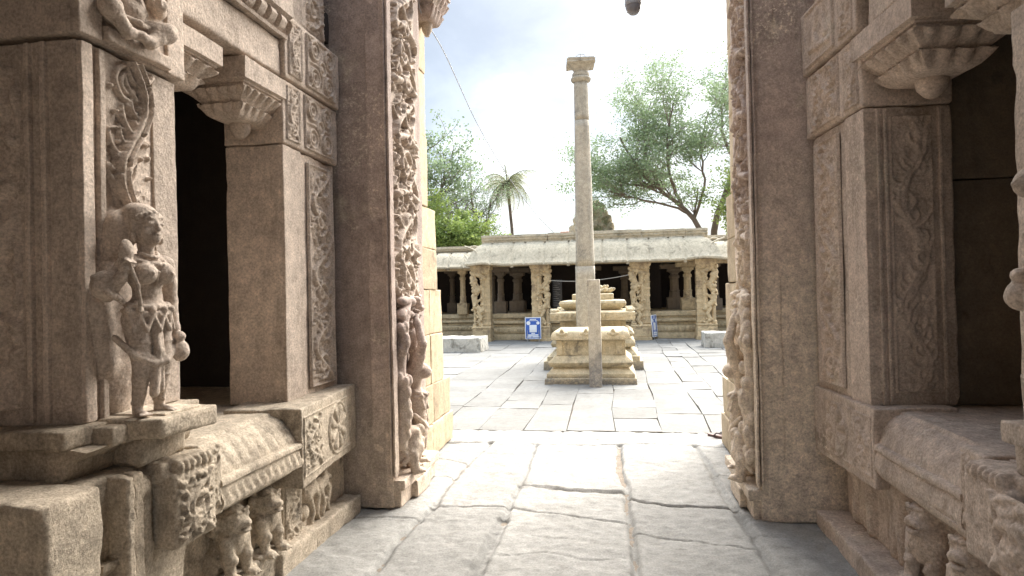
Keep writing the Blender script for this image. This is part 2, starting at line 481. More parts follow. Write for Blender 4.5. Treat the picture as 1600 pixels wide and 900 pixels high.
def surface_nets(D, lo, vox):
    S = D < 0; c8 = [(i, j, k) for i in (0, 1) for j in (0, 1) for k in (0, 1)]
    n = np.array(D.shape) - 1
    sub = lambda A, c: A[c[0]:n[0] + c[0], c[1]:n[1] + c[1], c[2]:n[2] + c[2]]
    cnt = sum(sub(S, c).astype(np.int8) for c in c8); act = (cnt > 0) & (cnt < 8)
    I = np.argwhere(act); idx = np.full(tuple(n), -1, np.int64); idx[act] = np.arange(len(I))
    pos = np.zeros((len(I), 3)); num = np.zeros(len(I))
    val = {c: D[I[:, 0] + c[0], I[:, 1] + c[1], I[:, 2] + c[2]] for c in c8}
    for c in c8:
        for ax in range(3):
            if c[ax]: continue
            e = list(c); e[ax] = 1; e = tuple(e); a, b = val[c], val[e]; m = (a < 0) != (b < 0)
            t = np.where(m, a / np.where(m, a - b, 1), 0); pt = np.tile(np.array(c, float), (len(I), 1)); pt[:, ax] += t
            pos += pt * m[:, None]; num += m
    V = lo + vox * (I + pos / np.maximum(num, 1)[:, None])
    Qs = []
    for ax in range(3):
        j, k = (ax + 1) % 3, (ax + 2) % 3
        a = [slice(None)] * 3; b = [slice(None)] * 3; a[ax] = slice(0, -1); b[ax] = slice(1, None)
        ch = S[tuple(a)] != S[tuple(b)]; E = np.argwhere(ch)
        E = E[(E[:, j] > 0) & (E[:, k] > 0) & (E[:, j] < n[j]) & (E[:, k] < n[k])]
        def cell(dj, dk):
            F = E.copy(); F[:, j] -= dj; F[:, k] -= dk; return idx[F[:, 0], F[:, 1], F[:, 2]]
        q = np.stack([cell(1, 1), cell(0, 1), cell(0, 0), cell(1, 0)], 1)
        ins = S[E[:, 0], E[:, 1], E[:, 2]]; q[~ins] = q[~ins][:, ::-1]
        Qs.append(q[(q >= 0).all(1)])
    return V, np.concatenate(Qs)


def place(loc, rz=0.0, s=1.0, mirror=False):
    return Matrix.Translation(loc) @ Matrix.Rotation(rz, 4, 'Z') @ Matrix.Diagonal((s, -s if mirror else s, s, 1))


# ------------------------------------------------------------------ materials
def stone(name, c1, c2, dirt, dirt_lo=0.58, dirt_hi=0.72, grain=0.35, bump=0.5, dist=0.012, scale=1.0, tone=0.15, rough=0.9, pale=None, height_tint=None):
    m = bpy.data.materials.new(name); m.use_nodes = True; nt = m.node_tree; N = nt.nodes; L = nt.links
    b = N['Principled BSDF']; b.inputs['Roughness'].default_value = rough; b.inputs['Specular IOR Level'].default_value = 0.25
    tc = N.new('ShaderNodeTexCoord')

    def noise(sc, det, ro=0.55, off=0.0, ist=0.0):
        mp = N.new('ShaderNodeMapping'); mp.inputs[1].default_value = (off, off * 1.7, off * .6); L.new(tc.outputs['Object'], mp.inputs[0])
        n = N.new('ShaderNodeTexNoise'); n.inputs['Scale'].default_value = sc * scale; n.inputs['Detail'].default_value = det; n.inputs['Roughness'].default_value = ro
        n.inputs['Distortion'].default_value = ist
        L.new(mp.outputs[0], n.inputs[0]); return n.outputs[0]

    def mr(x, a, b_, c=0.0, d=1.0, sm=True):
        r = N.new('ShaderNodeMapRange'); r.interpolation_type = 'SMOOTHSTEP' if sm else 'LINEAR'
        L.new(x, r.inputs[0])
        for i, v in enumerate((a, b_, c, d)): r.inputs[i + 1].default_value = v
        return r.outputs[0]

    def mix(f, a, b_, mode='MIX'):
        x = N.new('ShaderNodeMix'); x.data_type = 'RGBA'; x.blend_type = mode
        if isinstance(f, float): x.inputs[0].default_value = f
        else: L.new(f, x.inputs[0])
        for s, v in ((6, a), (7, b_)):
            if isinstance(v, tuple): x.inputs[s].default_value = (*v, 1) if len(v) == 3 else v
            else: L.new(v, x.inputs[s])
        return x.outputs[2]
    col = mix(mr(noise(1.6, 5, .6), .3, .7), c1, c2)
    if pale: col = mix(mr(noise(2.3, 7, .65, 5.0), .56, .7), col, pale)
    col = mix(mr(noise(3.1, 8, .68, 9.0, .4), dirt_lo, dirt_hi, 0, .85), col, dirt)
    mp = N.new('ShaderNodeMapping'); mp.inputs[3].default_value = (7, 7, .7); L.new(tc.outputs['Object'], mp.inputs[0])
    ns = N.new('ShaderNodeTexNoise'); ns.inputs['Scale'].default_value = scale; ns.inputs['Detail'].default_value = 6; ns.inputs['Roughness'].default_value = .65; L.new(mp.outputs[0], ns.inputs[0])
    col = mix(mr(ns.outputs[0], .52, .72, 0, .45), col, dirt)
    if pale:
        fl = N.new('ShaderNodeMath'); fl.operation = 'MULTIPLY'; L.new(mr(noise(46, 5, .75, 7.0), .52, .62), fl.inputs[0]); L.new(mr(noise(1.7, 4, .6, 13.0), .48, .62), fl.inputs[1])
        col = mix(fl.outputs[0], col, tuple(min(.7, c * 1.25) for c in pale))
    if height_tint:                                   # tint over a height band; on the jambs wear mixed with painted floor bounce
        rc, z0, z1, z2, z3 = height_tint
        sp = N.new('ShaderNodeSeparateXYZ'); L.new(tc.outputs['Object'], sp.inputs[0])
        zz = N.new('ShaderNodeMath'); zz.operation = 'MULTIPLY_ADD'; L.new(noise(2.2, 5, .6, 21.0), zz.inputs[0]); zz.inputs[1].default_value = (z3 - z2) * 1.1; L.new(sp.outputs[2], zz.inputs[2])
        o = (z3 - z2) * .55; a_ = mr(zz.outputs[0], z0 + o, z1 + o); b2 = mr(zz.outputs[0], z2 + o, z3 + o, 1, 0)
        q1 = N.new('ShaderNodeMath'); q1.operation = 'MULTIPLY'; L.new(a_, q1.inputs[0]); L.new(b2, q1.inputs[1])
        q2 = N.new('ShaderNodeMath'); q2.operation = 'MULTIPLY'; L.new(q1.outputs[0], q2.inputs[0]); L.new(mr(noise(30, 6, .75, 17.0), .34, .58, .3, 1.0), q2.inputs[1])
        col = mix(q2.outputs[0], col, rc)
    g = mr(noise(85, 4, .7, 2.0), .25, .75, 1 - grain, 1 + grain, False)
    g2 = mr(noise(14, 5, .6, 3.0), .3, .7, 1 - grain * .5, 1 + grain * .5, False)
    mu = N.new('ShaderNodeMath'); mu.operation = 'MULTIPLY'; L.new(g, mu.inputs[0]); L.new(g2, mu.inputs[1])
    fac = mu.outputs[0]
    if tone:
        at = N.new('ShaderNodeAttribute'); at.attribute_name = 'tone'
        m2 = N.new('ShaderNodeMath'); m2.operation = 'MULTIPLY'; L.new(fac, m2.inputs[0]); L.new(mr(at.outputs['Fac'], 0, 1, 1 - tone, 1 + tone, False), m2.inputs[1]); fac = m2.outputs[0]
    sc_ = N.new('ShaderNodeVectorMath'); sc_.operation = 'SCALE'; L.new(col, sc_.inputs[0]); L.new(fac, sc_.inputs[3])
    L.new(sc_.outputs[0], b.inputs['Base Color'])
    ad = N.new('ShaderNodeMath'); ad.operation = 'MULTIPLY_ADD'; L.new(noise(75, 5, .8, 6.0), ad.inputs[0]); ad.inputs[1].default_value = .5; L.new(noise(20, 8, .72, 4.0), ad.inputs[2])
    bp = N.new('ShaderNodeBump'); bp.inputs['Strength'].default_value = bump; bp.inputs['Distance'].default_value = dist
    L.new(ad.outputs[0], bp.inputs['Height']); L.new(bp.outputs[0], b.inputs['Normal'])
    return m


def plain(name, col, rough=0.6, metal=0.0, var=0.0, sc=8.0):
    m = bpy.data.materials.new(name); m.use_nodes = True; N = m.node_tree.nodes; L = m.node_tree.links
    b = N['Principled BSDF']; b.inputs['Roughness'].default_value = rough; b.inputs['Metallic'].default_value = metal
    n = N.new('ShaderNodeTexNoise'); n.inputs['Scale'].default_value = sc; n.inputs['Detail'].default_value = 4
    tc = N.new('ShaderNodeTexCoord'); L.new(tc.outputs['Object'], n.inputs[0])
    r = N.new('ShaderNodeMapRange'); L.new(n.outputs[0], r.inputs[0]); r.inputs[3].default_value = 1 - var; r.inputs[4].default_value = 1 + var; r.inputs[1].default_value = .25; r.inputs[2].default_value = .75
    s = N.new('ShaderNodeVectorMath'); s.operation = 'SCALE'; s.inputs[0].default_value = col; L.new(r.outputs[0], s.inputs[3]); L.new(s.outputs[0], b.inputs['Base Color'])
    return m


def leafmat(name, c1, c2):
    m = bpy.data.materials.new(name); m.use_nodes = True; N = m.node_tree.nodes; L = m.node_tree.links
    b = N['Principled BSDF']; b.inputs['Roughness'].default_value = 0.6
    at = N.new('ShaderNodeAttribute'); at.attribute_name = 'tone'
    x = N.new('ShaderNodeMix'); x.data_type = 'RGBA'; L.new(at.outputs['Fac'], x.inputs[0]); x.inputs[6].default_value = (*c1, 1); x.inputs[7].default_value = (*c2, 1)
    L.new(x.outputs[2], b.inputs['Base Color'])
    t = N.new('ShaderNodeBsdfTranslucent'); L.new(x.outputs[2], t.inputs[0])
    ms = N.new('ShaderNodeMixShader'); ms.inputs[0].default_value = 0.45; L.new(b.outputs[0], ms.inputs[1]); L.new(t.outputs[0], ms.inputs[2])
    L.new(ms.outputs[0], N['Material Output'].inputs[0]); return m


M_IN = stone('granite_pale_porch', (.55, .455, .375), (.45, .37, .305), (.22, .175, .135), .58, .75, grain=.42, bump=.8, dist=.014)
M_JAMB = stone('granite_brown_jamb', (.43, .34, .29), (.335, .265, .23), (.19, .15, .125), .55, .73, grain=.4, bump=.65, pale=(.50, .42, .33), height_tint=((.52, .425, .335), -.2, .05, .3, 1.2))  # paler foot: worn stone plus floor bounce painted into the colour
M_JAMBR = stone('granite_rubbed_bounce_jamb', (.45, .355, .30), (.35, .275, .235), (.18, .14, .12), .57, .74, grain=.4, bump=.75, pale=(.50, .42, .33), height_tint=((.66, .56, .44), -.2, .1, 1.4, 2.5))  # rubbed lower face, with light bounced off the floor painted in too
M_INR = stone('granite_rosy_porch', (.54, .44, .365), (.44, .355, .29), (.22, .175, .135), .57, .74, grain=.4, bump=.65, pale=(.50, .43, .35))
M_LEDGE = stone('granite_worn_ledge', (.53, .45, .35), (.43, .355, .27), (.18, .15, .115), .55, .68, grain=.5, bump=.95, dist=.015)
M_DARK = stone('shade_dark_granite', (.045, .035, .03), (.035, .028, .025), (.02, .018, .017), grain=.2, bump=.4)  # near-black: deep interior shade is put into the stone colour
M_INNER = stone('shaded_inner_granite', (.20, .155, .11), (.15, .12, .09), (.09, .075, .06), grain=.25, bump=.4)  # darker stone: shade inside the hall and recess put into the base colour
M_OUT = stone('sandy_ashlar', (.48, .385, .26), (.42, .33, .22), (.26, .20, .135), .56, .72, grain=.35, bump=.5)
M_COURT = stone('warm_courtyard_granite', (.54, .44, .285), (.46, .37, .235), (.24, .195, .13), .53, .68, grain=.35, bump=.5, scale=.8)
M_PILL = stone('ochre_carved_granite', (.58, .45, .275), (.50, .385, .23), (.25, .185, .12), .54, .68, grain=.35, bump=.5, scale=.8)
M_ALTAR = stone('weathered_altar_granite', (.52, .44, .30), (.44, .37, .245), (.17, .15, .115), .53, .67, grain=.4, bump=.8, height_tint=((.20, .185, .16), -1, -.9, .02, .2))
M_COLUMN = stone('grey_column_granite', (.42, .375, .30), (.35, .32, .26), (.15, .14, .125), .54, .7, grain=.4, bump=.6, height_tint=((.19, .18, .17), -1, -.9, .1, .8))
M_ROOF = stone('pale_roof_slab', (.54, .475, .355), (.47, .41, .305), (.22, .195, .145), .54, .7, grain=.35, bump=.6)
M_FLOOR = stone('grey_paving_near', (.285, .276, .256), (.235, .228, .21), (.15, .14, .125), .6, .78, grain=.3, bump=.55, dist=.012, tone=.3)
M_PAVE = stone('grey_paving_court', (.205, .20, .185), (.165, .16, .147), (.115, .11, .098), .6, .78, grain=.22, bump=.4, tone=.22)
M_SOIL = stone('packed_earth', (.22, .18, .14), (.18, .15, .12), (.10, .085, .07), grain=.4, bump=.6)
M_WHITE = stone('limewashed_rubble', (.66, .63, .56), (.6, .57, .5), (.26, .24, .2), .5, .62, grain=.3, bump=.9, dist=.04)
M_TOWER = stone('mossy_tower_stone', (.52, .46, .36), (.42, .37, .27), (.22, .23, .12), .52, .62, grain=.4, bump=.8, dist=.1, scale=.35)
M_BLUE = plain('blue_board', (.03, .11, .42), .4, 0, .06)
M_WHITEP = plain('white_print', (.78, .8, .82), .5)
M_BLACK = plain('black_board', (.02, .022, .026), .4)
M_METAL = plain('grey_metal', (.33, .33, .34), .45, .4, .1)
M_LAMP = plain('grey_lamp_glass', (.20, .20, .22), .25, 0, .1)
M_CABLE = plain('pale_cable', (.25, .26, .28), .6)
M_ROPE = plain('pale_rope', (.5, .47, .42), .8)
M_SOLE = plain('dark_sandal_rubber', (.10, .055, .045), .7, 0, .2)
M_STRAP = plain('black_strap', (.03, .025, .025), .6)
M_BRICK = plain('faded_red_paint', (.50, .26, .19), .8, 0, .15)
M_BARK = plain('grey_brown_bark', (.16, .125, .10), .9, 0, .35, 3)
M_LEAFR = leafmat('leaf_mid_green', (.15, .215, .11), (.27, .35, .20))
M_LEAFD = leafmat('leaf_dark_green', (.13, .185, .10), (.24, .31, .18))
M_LEAFB = leafmat('leaf_yellow_green', (.14, .21, .05), (.28, .35, .10))
M_PALM = leafmat('palm_frond_green', (.16, .18, .09), (.32, .31, .17))

# ================================================================== GROUND AND PAVING
def build_ground():
    mb = MB(); R = 2500.0
    mb.add([(-R, -R, -.034), (R, -R, -.034), (R, R, -.034), (-R, R, -.034)], [(0, 1, 2, 3)])
    tag(mb.build('ground', M_SOIL), kind='structure')
    # --- the big worn slabs of the passage: one height field, joints measured on the floor
    rs = np.random.default_rng(3)
    xs = np.arange(-2.0, 1.45, .0135); ys = np.arange(2.75, 6.985, .0135)
    X, Y = np.meshgrid(xs, ys, indexing='ij'); P = np.stack([X.ravel(), Y.ravel(), np.zeros(X.size)], 1)
    wx = 0.018 * vnoise(P, 5, 1) + 0.016 * vnoise(P, 17, 2); wy = 0.018 * vnoise(P, 5, 3) + 0.016 * vnoise(P, 17, 4)
    Px, Py = P[:, 0] + wx, P[:, 1] + wy
    h = 0.016 * fbm(P, 1.6, 2, 20) + 0.010 * fbm(P, 9, 3, 24)
    S = P * np.array([1, 2.2, 1]); h += 0.006 * np.abs(vnoise(S, 22, 30)) + 0.0035 * vnoise(S, 55, 31)
    cols = [-1.36, -.79, .03, .78]
    ci = np.searchsorted(cols, Px)
    rows = {0: [3.1, 4.15, 5.2, 6.38], 1: [3.0, 4.41, 6.4], 2: [3.2, 4.3, 4.92, 6.36], 3: [3.05, 3.98, 4.63, 6.4], 4: [3.4, 4.4, 5.4, 6.37]}
    tone = np.full(len(P), .5)
    for c in range(5):
        ri = np.searchsorted(rows[c], Py); m = ci == c
        for r in range(6):
            k = m & (ri == r) & (Py < 6.4)
            if k.any():
                h[k] += rs.uniform(-.006, .006) + rs.uniform(-.01, .01) * (Py[k] - Py[k].mean()) * .5; tone[k] = rs.uniform(.3, .75)
    thr = Py > 6.38; tone[thr] = .6; h[thr] += .012 * fbm(P[thr], 12, 2, 50)

    def groove(pts, w, d, flat=0.0):
        pts = np.array(pts, float); D = np.full(len(P), 9.0)
        for a, b in zip(pts[:-1], pts[1:]):
            ab = b - a; t = np.clip(((Px - a[0]) * ab[0] + (Py - a[1]) * ab[1]) / (ab ** 2).sum(), 0, 1)
            D = np.minimum(D, np.hypot(Px - a[0] - t * ab[0], Py - a[1] - t * ab[1]))
        return np.exp(-(np.maximum(D - flat, 0) / w) ** 2) * d, D < flat + w
    G = [([(-1.31, 6.4), (-1.36, 5.5), (-1.36, 4.9), (-1.33, 4.4), (-1.37, 3.9), (-1.35, 2.7)], .020, .028, .014), ([(-.84, 6.4), (-.79, 5.2), (-.79, 4.2)], .013, .022, .012),
         ([(-.8, 4.2), (-.80, 3.9), (-.79, 3.4), (-.75, 2.7)], .02, .026, .036), ([(-.02, 6.4), (-.02, 5.5), (.03, 5.0), (.03, 4.7), (.05, 4.1), (.08, 2.7)], .017, .032, .012),
         ([(-.03, 6.3), (-.03, 5.1)], .02, .02, .035), ([(.70, 6.4), (.74, 5.5), (.73, 4.9), (.78, 4.1), (.81, 2.7)], .02, .024, .016),
         ([(-1.36, 4.41), (-.76, 4.44), (-.32, 4.33), (.02, 4.22)], .010, .024, 0), ([(-.79, 4.97), (-.4, 4.9), (.03, 4.89)], .014, .02, .018),
         ([(.03, 4.76), (.16, 4.64), (.3, 4.59), (.61, 4.59), (.76, 4.57)], .012, .05, .006), ([(.07, 4.06), (.25, 4.01), (.54, 3.91), (.75, 3.87)], .008, .022, 0),
         ([(-2, 6.36), (-.9, 6.42), (-.84, 6.34), (-.3, 6.37), (.3, 6.43), (1.4, 6.34)], .010, .024, 0), ([(-.62, 6.98), (-.6, 6.4)], .01, .02, 0),
         ([(-1.9, 4.15), (-1.36, 4.2)], .012, .02, 0), ([(-1.7, 5.2), (-1.36, 5.15)], .01, .02, 0), ([(-1.7, 5.75), (-1.36, 5.6)], .01, .02, 0), ([(.76, 5.4), (1.2, 5.4)], .01, .02, 0),
         ([(-.7, 3.62), (-.45, 3.7), (-.2, 3.62), (-.05, 3.66)], .008, .014, 0), ([(-.55, 3.95), (-.3, 3.9)], .007, .010, 0), ([(.78, 4.1), (1.3, 4.0)], .01, .016, 0), ([(-.25, 3.4), (-.1, 3.32), (.05, 3.34)], .007, .012, 0)]
    for pts, w, d, fl in G:
        g, m = groove(pts, w * .75, 1.0, fl * .8); h -= g * (d + .008 * vnoise(P, 30, 77)); tone -= .22 * g * (1 if d > .02 else .4)
    V = np.stack([P[:, 0], P[:, 1], h - .006], 1)
    mb = MB(); mb.add(V, grid_faces(len(xs), len(ys)), tone=np.clip(tone, 0, 1))
    mb.add([(-2, -3.5, -.008), (1.45, -3.5, -.008), (1.45, 2.76, -.008), (-2, 2.76, -.008)], [(0, 1, 2, 3)])
    tag(mb.build('passage_floor', M_FLOOR, sharp=0), kind='structure')
    # --- courtyard: columns of slabs running away from the gate, each slab set separately
    mb = MB()
    base = [-9.2, -8.1, -7.2, -6.4, -5.5, -4.6, -3.85, -2.95, -2.1, -1.6, -1.07, -.62, -.1, .45, .98, 1.35, 1.75, 2.5, 3.3, 4.2, 5.1, 6.0]
    for c in range(len(base) - 1):
        y = 7.0
        while y < 20.9:
            L = rs.uniform(.55, 1.7) if base[c + 1] - base[c] > .45 else rs.uniform(.5, 1.2)
            y1 = min(y + L, 20.95)
            sk = lambda yy, b: b - .028 * (yy - 9) * (1 if b < -1.2 else (.5 if b < .2 else -.6 if b > .9 else -.2)) * .75 + .018 * math.sin(yy * 2.1 + b * 3)
            x00, x10, x01, x11 = sk(y, base[c]), sk(y, base[c + 1]), sk(y1, base[c]), sk(y1, base[c + 1])
            g = rs.uniform(.003, .008); j = lambda: rs.uniform(-.008, .008)
            z = rs.uniform(-.006, .006); n = 5
            q = np.array([(x00 + g + j(), y + g + j()), (x10 - g + j(), y + g + j()), (x11 - g + j(), y1 - g + j()), (x01 + g + j(), y1 - g + j())])
            t = np.linspace(0, 1, n); U, Vv = np.meshgrid(t, t, indexing='ij')
            XY = (1 - U)[..., None] * (1 - Vv)[..., None] * q[0] + U[..., None] * (1 - Vv)[..., None] * q[1] + U[..., None] * Vv[..., None] * q[2] + (1 - U)[..., None] * Vv[..., None] * q[3]
            tl = rs.uniform(-.004, .004, 2)
            Z = z + tl[0] * (U - .5) * 2 + tl[1] * (Vv - .5) * 2; Z = Z + rs.uniform(-.003, .003, Z.shape)
            tn = rs.uniform(.2, .8)
            top = np.concatenate([XY.reshape(-1, 2), Z.reshape(-1, 1)], 1)
            I = np.arange(n * n).reshape(n, n); rim = np.concatenate([I[:, 0], I[-1, 1:], I[-2::-1, -1], I[0, -2:0:-1]])
            low = top[rim].copy(); low[:, 2] -= .05; low[:, :2] += (low[:, :2] - XY.reshape(-1, 2).mean(0)) * .004; K = len(rim)
            sq = [(rim[k], n * n + k, n * n + (k + 1) % K, rim[(k + 1) % K]) for k in range(K)]
            mb.add(np.concatenate([top, low]), np.concatenate([grid_faces(n, n), np.array(sq)]), tone=tn)
            y = y1
    tag(mb.build('courtyard_paving', M_PAVE, sharp=30), kind='structure')


build_ground()


# ================================================================== SCULPTED FIGURES (local: facing +x, their left is +y)
def maiden(S, arms='pot', hair='back'):
    k = .009
    for sg in (1, -1):
        S.cap((0, .05 * sg, .36), (.025, .047 * sg, .19), .056, .038, k); S.cap((.025, .047 * sg, .19), (0, .052 * sg, .035), .037, .022, k)
        S.ell((.012, .05 * sg, .145), (.03, .028, .05), k=k)
        S.cap((-.005, .052 * sg, .016), (.055, .066 * sg, .010), .018, .014, .008)
        for t in range(5): S.cap((.055, (.05 + t * .009) * sg, .010), (.082 - t * .004, (.052 + t * .010) * sg, .007), .0065, .005, .003)
        S.path([(0, .052 * sg - .024, .052), (.024, .052 * sg, .052), (0, .052 * sg + .024, .052), (-.02, .052 * sg, .052), (0, .052 * sg - .024, .052)], .008, k=.004)
    S.ell((-.005, 0, .385), (.068, .10, .08), k=.015); S.ell((0, 0, .47), (.046, .058, .06), k=.015); S.ell((0, 0, .535), (.056, .084, .066), k=.015)
    for sg in (1, -1): S.ell((.054, .046 * sg, .545), .043, k=.008); S.ell((.096, .047 * sg, .545), .009, k=.004)
    S.cap((0, -.085, .588), (0, .085, .588), .032, k=.02); S.cap((0, 0, .59), (.006, 0, .665), .031, .029, .014)
    # head and face
    S.ell((.008, 0, .728), (.062, .056, .08), k=.012); S.ell((.045, 0, .682), (.028, .032, .026), k=.015)
    S.cap((.066, 0, .745), (.078, 0, .716), .006, .011, .006); S.ell((.066, 0, .694), (.012, .02, .006), k=.003); S.ell((.063, 0, .684), (.012, .016, .006), k=.003)
    S.box((.082, 0, .689), (.012, .022, .0012), .001, k=.002, cut=True)
    for sg in (1, -1):
        S.ell((.056, .026 * sg, .737), (.013, .017, .009), k=.003); S.path([(.06, .008 * sg, .755), (.062, .028 * sg, .76), (.045, .046 * sg, .75)], .005, .003, .004)
        S.ell((.04, .036 * sg, .705), (.02, .018, .02), k=.012)
        S.ell((0, .058 * sg, .722), (.014, .010, .028), k=.004); S.ell((.004, .066 * sg, .682), (.018, .014, .02), k=.004)
    S.ell((-.018, 0, .755), (.068, .066, .065), k=.006)
    for q in range(9):
        a = (q - 4) * .3; S.ell((.045 * math.cos(a) + .004, .062 * math.sin(a), .783 - .006 * abs(q - 4)), .011, k=.004)
    if hair == 'back':
        S.ell((-.085, -.03, .735), (.052, .052, .058), k=.008); S.ell((-.05, -.005, .79), (.05, .055, .035), k=.012)
    else:
        S.ell((-.02, 0, .835), (.045, .045, .03), k=.01); S.ell((-.02, 0, .872), (.03, .03, .025), k=.006)
    # necklaces, girdle, sash and pleats
    for R, z, r in ((.036, .628, .008), (.06, .60, .008)):
        S.path([(R * math.cos(a) * 1.1 + .008, R * 1.15 * math.sin(a), z - .02 * math.cos(a)) for a in np.linspace(-1.6, 1.6, 9)], r, k=.004)
    S.path([(.03, -.05, .6), (.085, -.012, .55), (.055, 0, .50)], .006, k=.004)
    for z, R in ((.425, 1.0), (.40, 1.08)): S.path([(.062 * R * math.cos(a), .094 * R * math.sin(a), z - .012 * math.cos(a)) for a in np.linspace(-1.9, 1.9, 13)], .0105, k=.004)
    for q in range(6):
        a = -1.3 + q * .52; b = a + .52
        S.path([(.07 * math.cos(a), .104 * math.sin(a), .385), (.078 * math.cos((a + b) / 2), .112 * math.sin((a + b) / 2), .325), (.07 * math.cos(b), .104 * math.sin(b), .385)], .008, k=.004)
        S.ell((.074 * math.cos(a), .11 * math.sin(a), .405), .014, k=.004)
    S.path([(.055, -.012, .38), (.066, -.004, .25), (.05, -.012, .085)], .013, .02, k=.006); S.path([(.055, .012, .38), (.066, .012, .25), (.045, .022, .095)], .010, .016, k=.006)
    S.path([(-.03, -.125, .30), (.035, -.095, .235), (.07, -.03, .20), (.075, .03, .205), (.045, .085, .235), (-.01, .105, .30)], .013, k=.006)
    S.path([(-.03, -.13, .305), (.03, -.1, .25), (.066, -.03, .22), (.07, .03, .225)], .009, k=.004)
    for z, xc, rr in ((.235, .018, .041), (.28, .012, .045), (.15, .02, .032)):
        for sg in (1, -1): S.path([(xc + rr * math.cos(a), .049 * sg + rr * math.sin(a), z) for a in np.linspace(-1.6, 1.6, 7)], .0055, k=.004)

    def arm(sh, el, wr, tip, grip):
        S.cap(sh, el, .033, .027, k); S.cap(el, wr, .027, .019, k)
        sh, el, wr, tip = map(np.array, (sh, el, wr, tip))
        for p, d, r in ((sh * .55 + el * .45, el - sh, .035), (el * .12 + wr * .88, wr - el, .024), (el * .2 + wr * .8, wr - el, .025)):
            d = d / np.linalg.norm(d); S.cap(p - d * .004, p + d * .004, r, k=.003)
        d = tip - wr; L = np.linalg.norm(d); d = d / L; side = np.cross(d, (0.25, 0.1, 1)); side /= np.linalg.norm(side); nrm = np.cross(side, d)
        S.ell(wr + d * L * .4, np.array([.020, .020, .022]), k=.008)
        for q in range(4):
            b = wr + d * L * .55 + side * (q - 1.5) * .011; m = b + d * L * .38 + nrm * .012 * grip; e = m + d * L * .2 * (1 - grip) + nrm * .026 * grip - d * .01 * grip
            S.cap(b, m, .0072, .0068, .003); S.cap(m, e, .0068, .0055, .003)
        b = wr + d * L * .3 + side * .02; S.cap(b, b + d * L * .3 + side * .012 + nrm * .014, .0085, .0065, .003)
    if arms == 'pot':
        arm((0, .10, .582), (-.015, .135, .435), (.015, .128, .305), (.025, .122, .245), .6)
        S.ell((.045, .126, .235), (.038, .038, .042), k=.004); S.cap((.045, .126, .272), (.045, .126, .29), .016, .024, .006)
        arm((0, -.10, .582), (-.04, -.15, .465), (.04, -.14, .535), (.05, -.135, .60), .9)
        S.ell((.045, -.13, .625), (.028, .03, .045), k=.006); S.path([(.055, -.125, .58), (.075, -.10, .50), (.07, -.09, .43), (.06, -.085, .40)], .008, k=.004)
        S.ell((-.03, -.17, .50), (.05, .05, .055), k=.01)
        for q in range(4): S.cap((-.06, -.19 + .02 * q, .53 - .015 * q), (.02, -.19 + .02 * q, .47 - .01 * q), .013, k=.004)
    else:
        arm((0, .105, .585), (.0, .16, .45), (.03, .15, .32), (.04, .145, .26), .4)
        arm((0, -.10, .59), (.02, -.15, .72), (.0, -.09, .86), (.0, -.05, .91), .8)
    return S


def lion(S, worn=0.0):
    k = .02 + worn
    S.cap((-.05, 0, .09), (.05, 0, .2), .085, .075, k); S.ell((.06, 0, .18), (.055, .075, .08), k=k)
    for sg in (1, -1):
        S.ell((-.03, .085 * sg, .085), (.085, .045, .08), k=.012); S.cap((.0, .1 * sg, .04), (.06, .105 * sg, .015), .03, .022, .012); S.ell((.08, .105 * sg, .014), (.035, .026, .018), k=.006)
        S.cap((.075, .06 * sg, .19), (.10, .058 * sg, .03), .034, .025, .012); S.ell((.125, .058 * sg, .016), (.042, .032, .022), k=.008)
        for q in (-1, 0, 1): S.cap((.14, .058 * sg + q * .018, .016), (.165, .058 * sg + q * .02, .008), .009, .006, .004)
        S.cap((.07, .052 * sg, .10), (.105, .052 * sg, .105), .031, .028, .01)
    S.ell((.055, 0, .285), (.075, .082, .07), k=.015); S.ell((.118, 0, .262), (.045, .05, .036), k=.012); S.ell((.155, 0, .275), (.014, .022, .012), k=.006)
    S.box((.165, 0, .250), (.03, .034, .006), .004, k=.006, cut=True); S.ell((.13, 0, .236), (.034, .036, .012), k=.006)
    for sg in (1, -1):
        S.ell((.112, .034 * sg, .302), (.020, .020, .018), k=.004); S.path([(.12, .012 * sg, .325), (.12, .04 * sg, .332), (.09, .06 * sg, .315)], .009, k=.006)
        S.cap((.035, .06 * sg, .33), (.02, .078 * sg, .365), .02, .008, .008); S.ell((.1, .045 * sg, .262), (.03, .02, .025), k=.01)
        for q in range(5):
            a = .3 + q * .42; S.ell((.04 - .01 * q, .085 * sg * math.cos(a - .6) + .0 * sg, .30 - .035 * q), .022, k=.006)
        S.path([(-.07, .1 * sg, .06), (-.09, .13 * sg, .16), (-.06, .12 * sg, .26), (-.03, .11 * sg, .30)], .016, .02, k=.008) if sg > 0 else None
    S.path([(.0, -.08, .235), (.06, -.06, .215), (.10, 0, .20), (.06, .06, .215), (0, .08, .235)], .016, k=.006)
    for q in range(5): S.ell((.095 - .012 * abs(q - 2), (q - 2) * .032, .19), .013, k=.004)
    return S


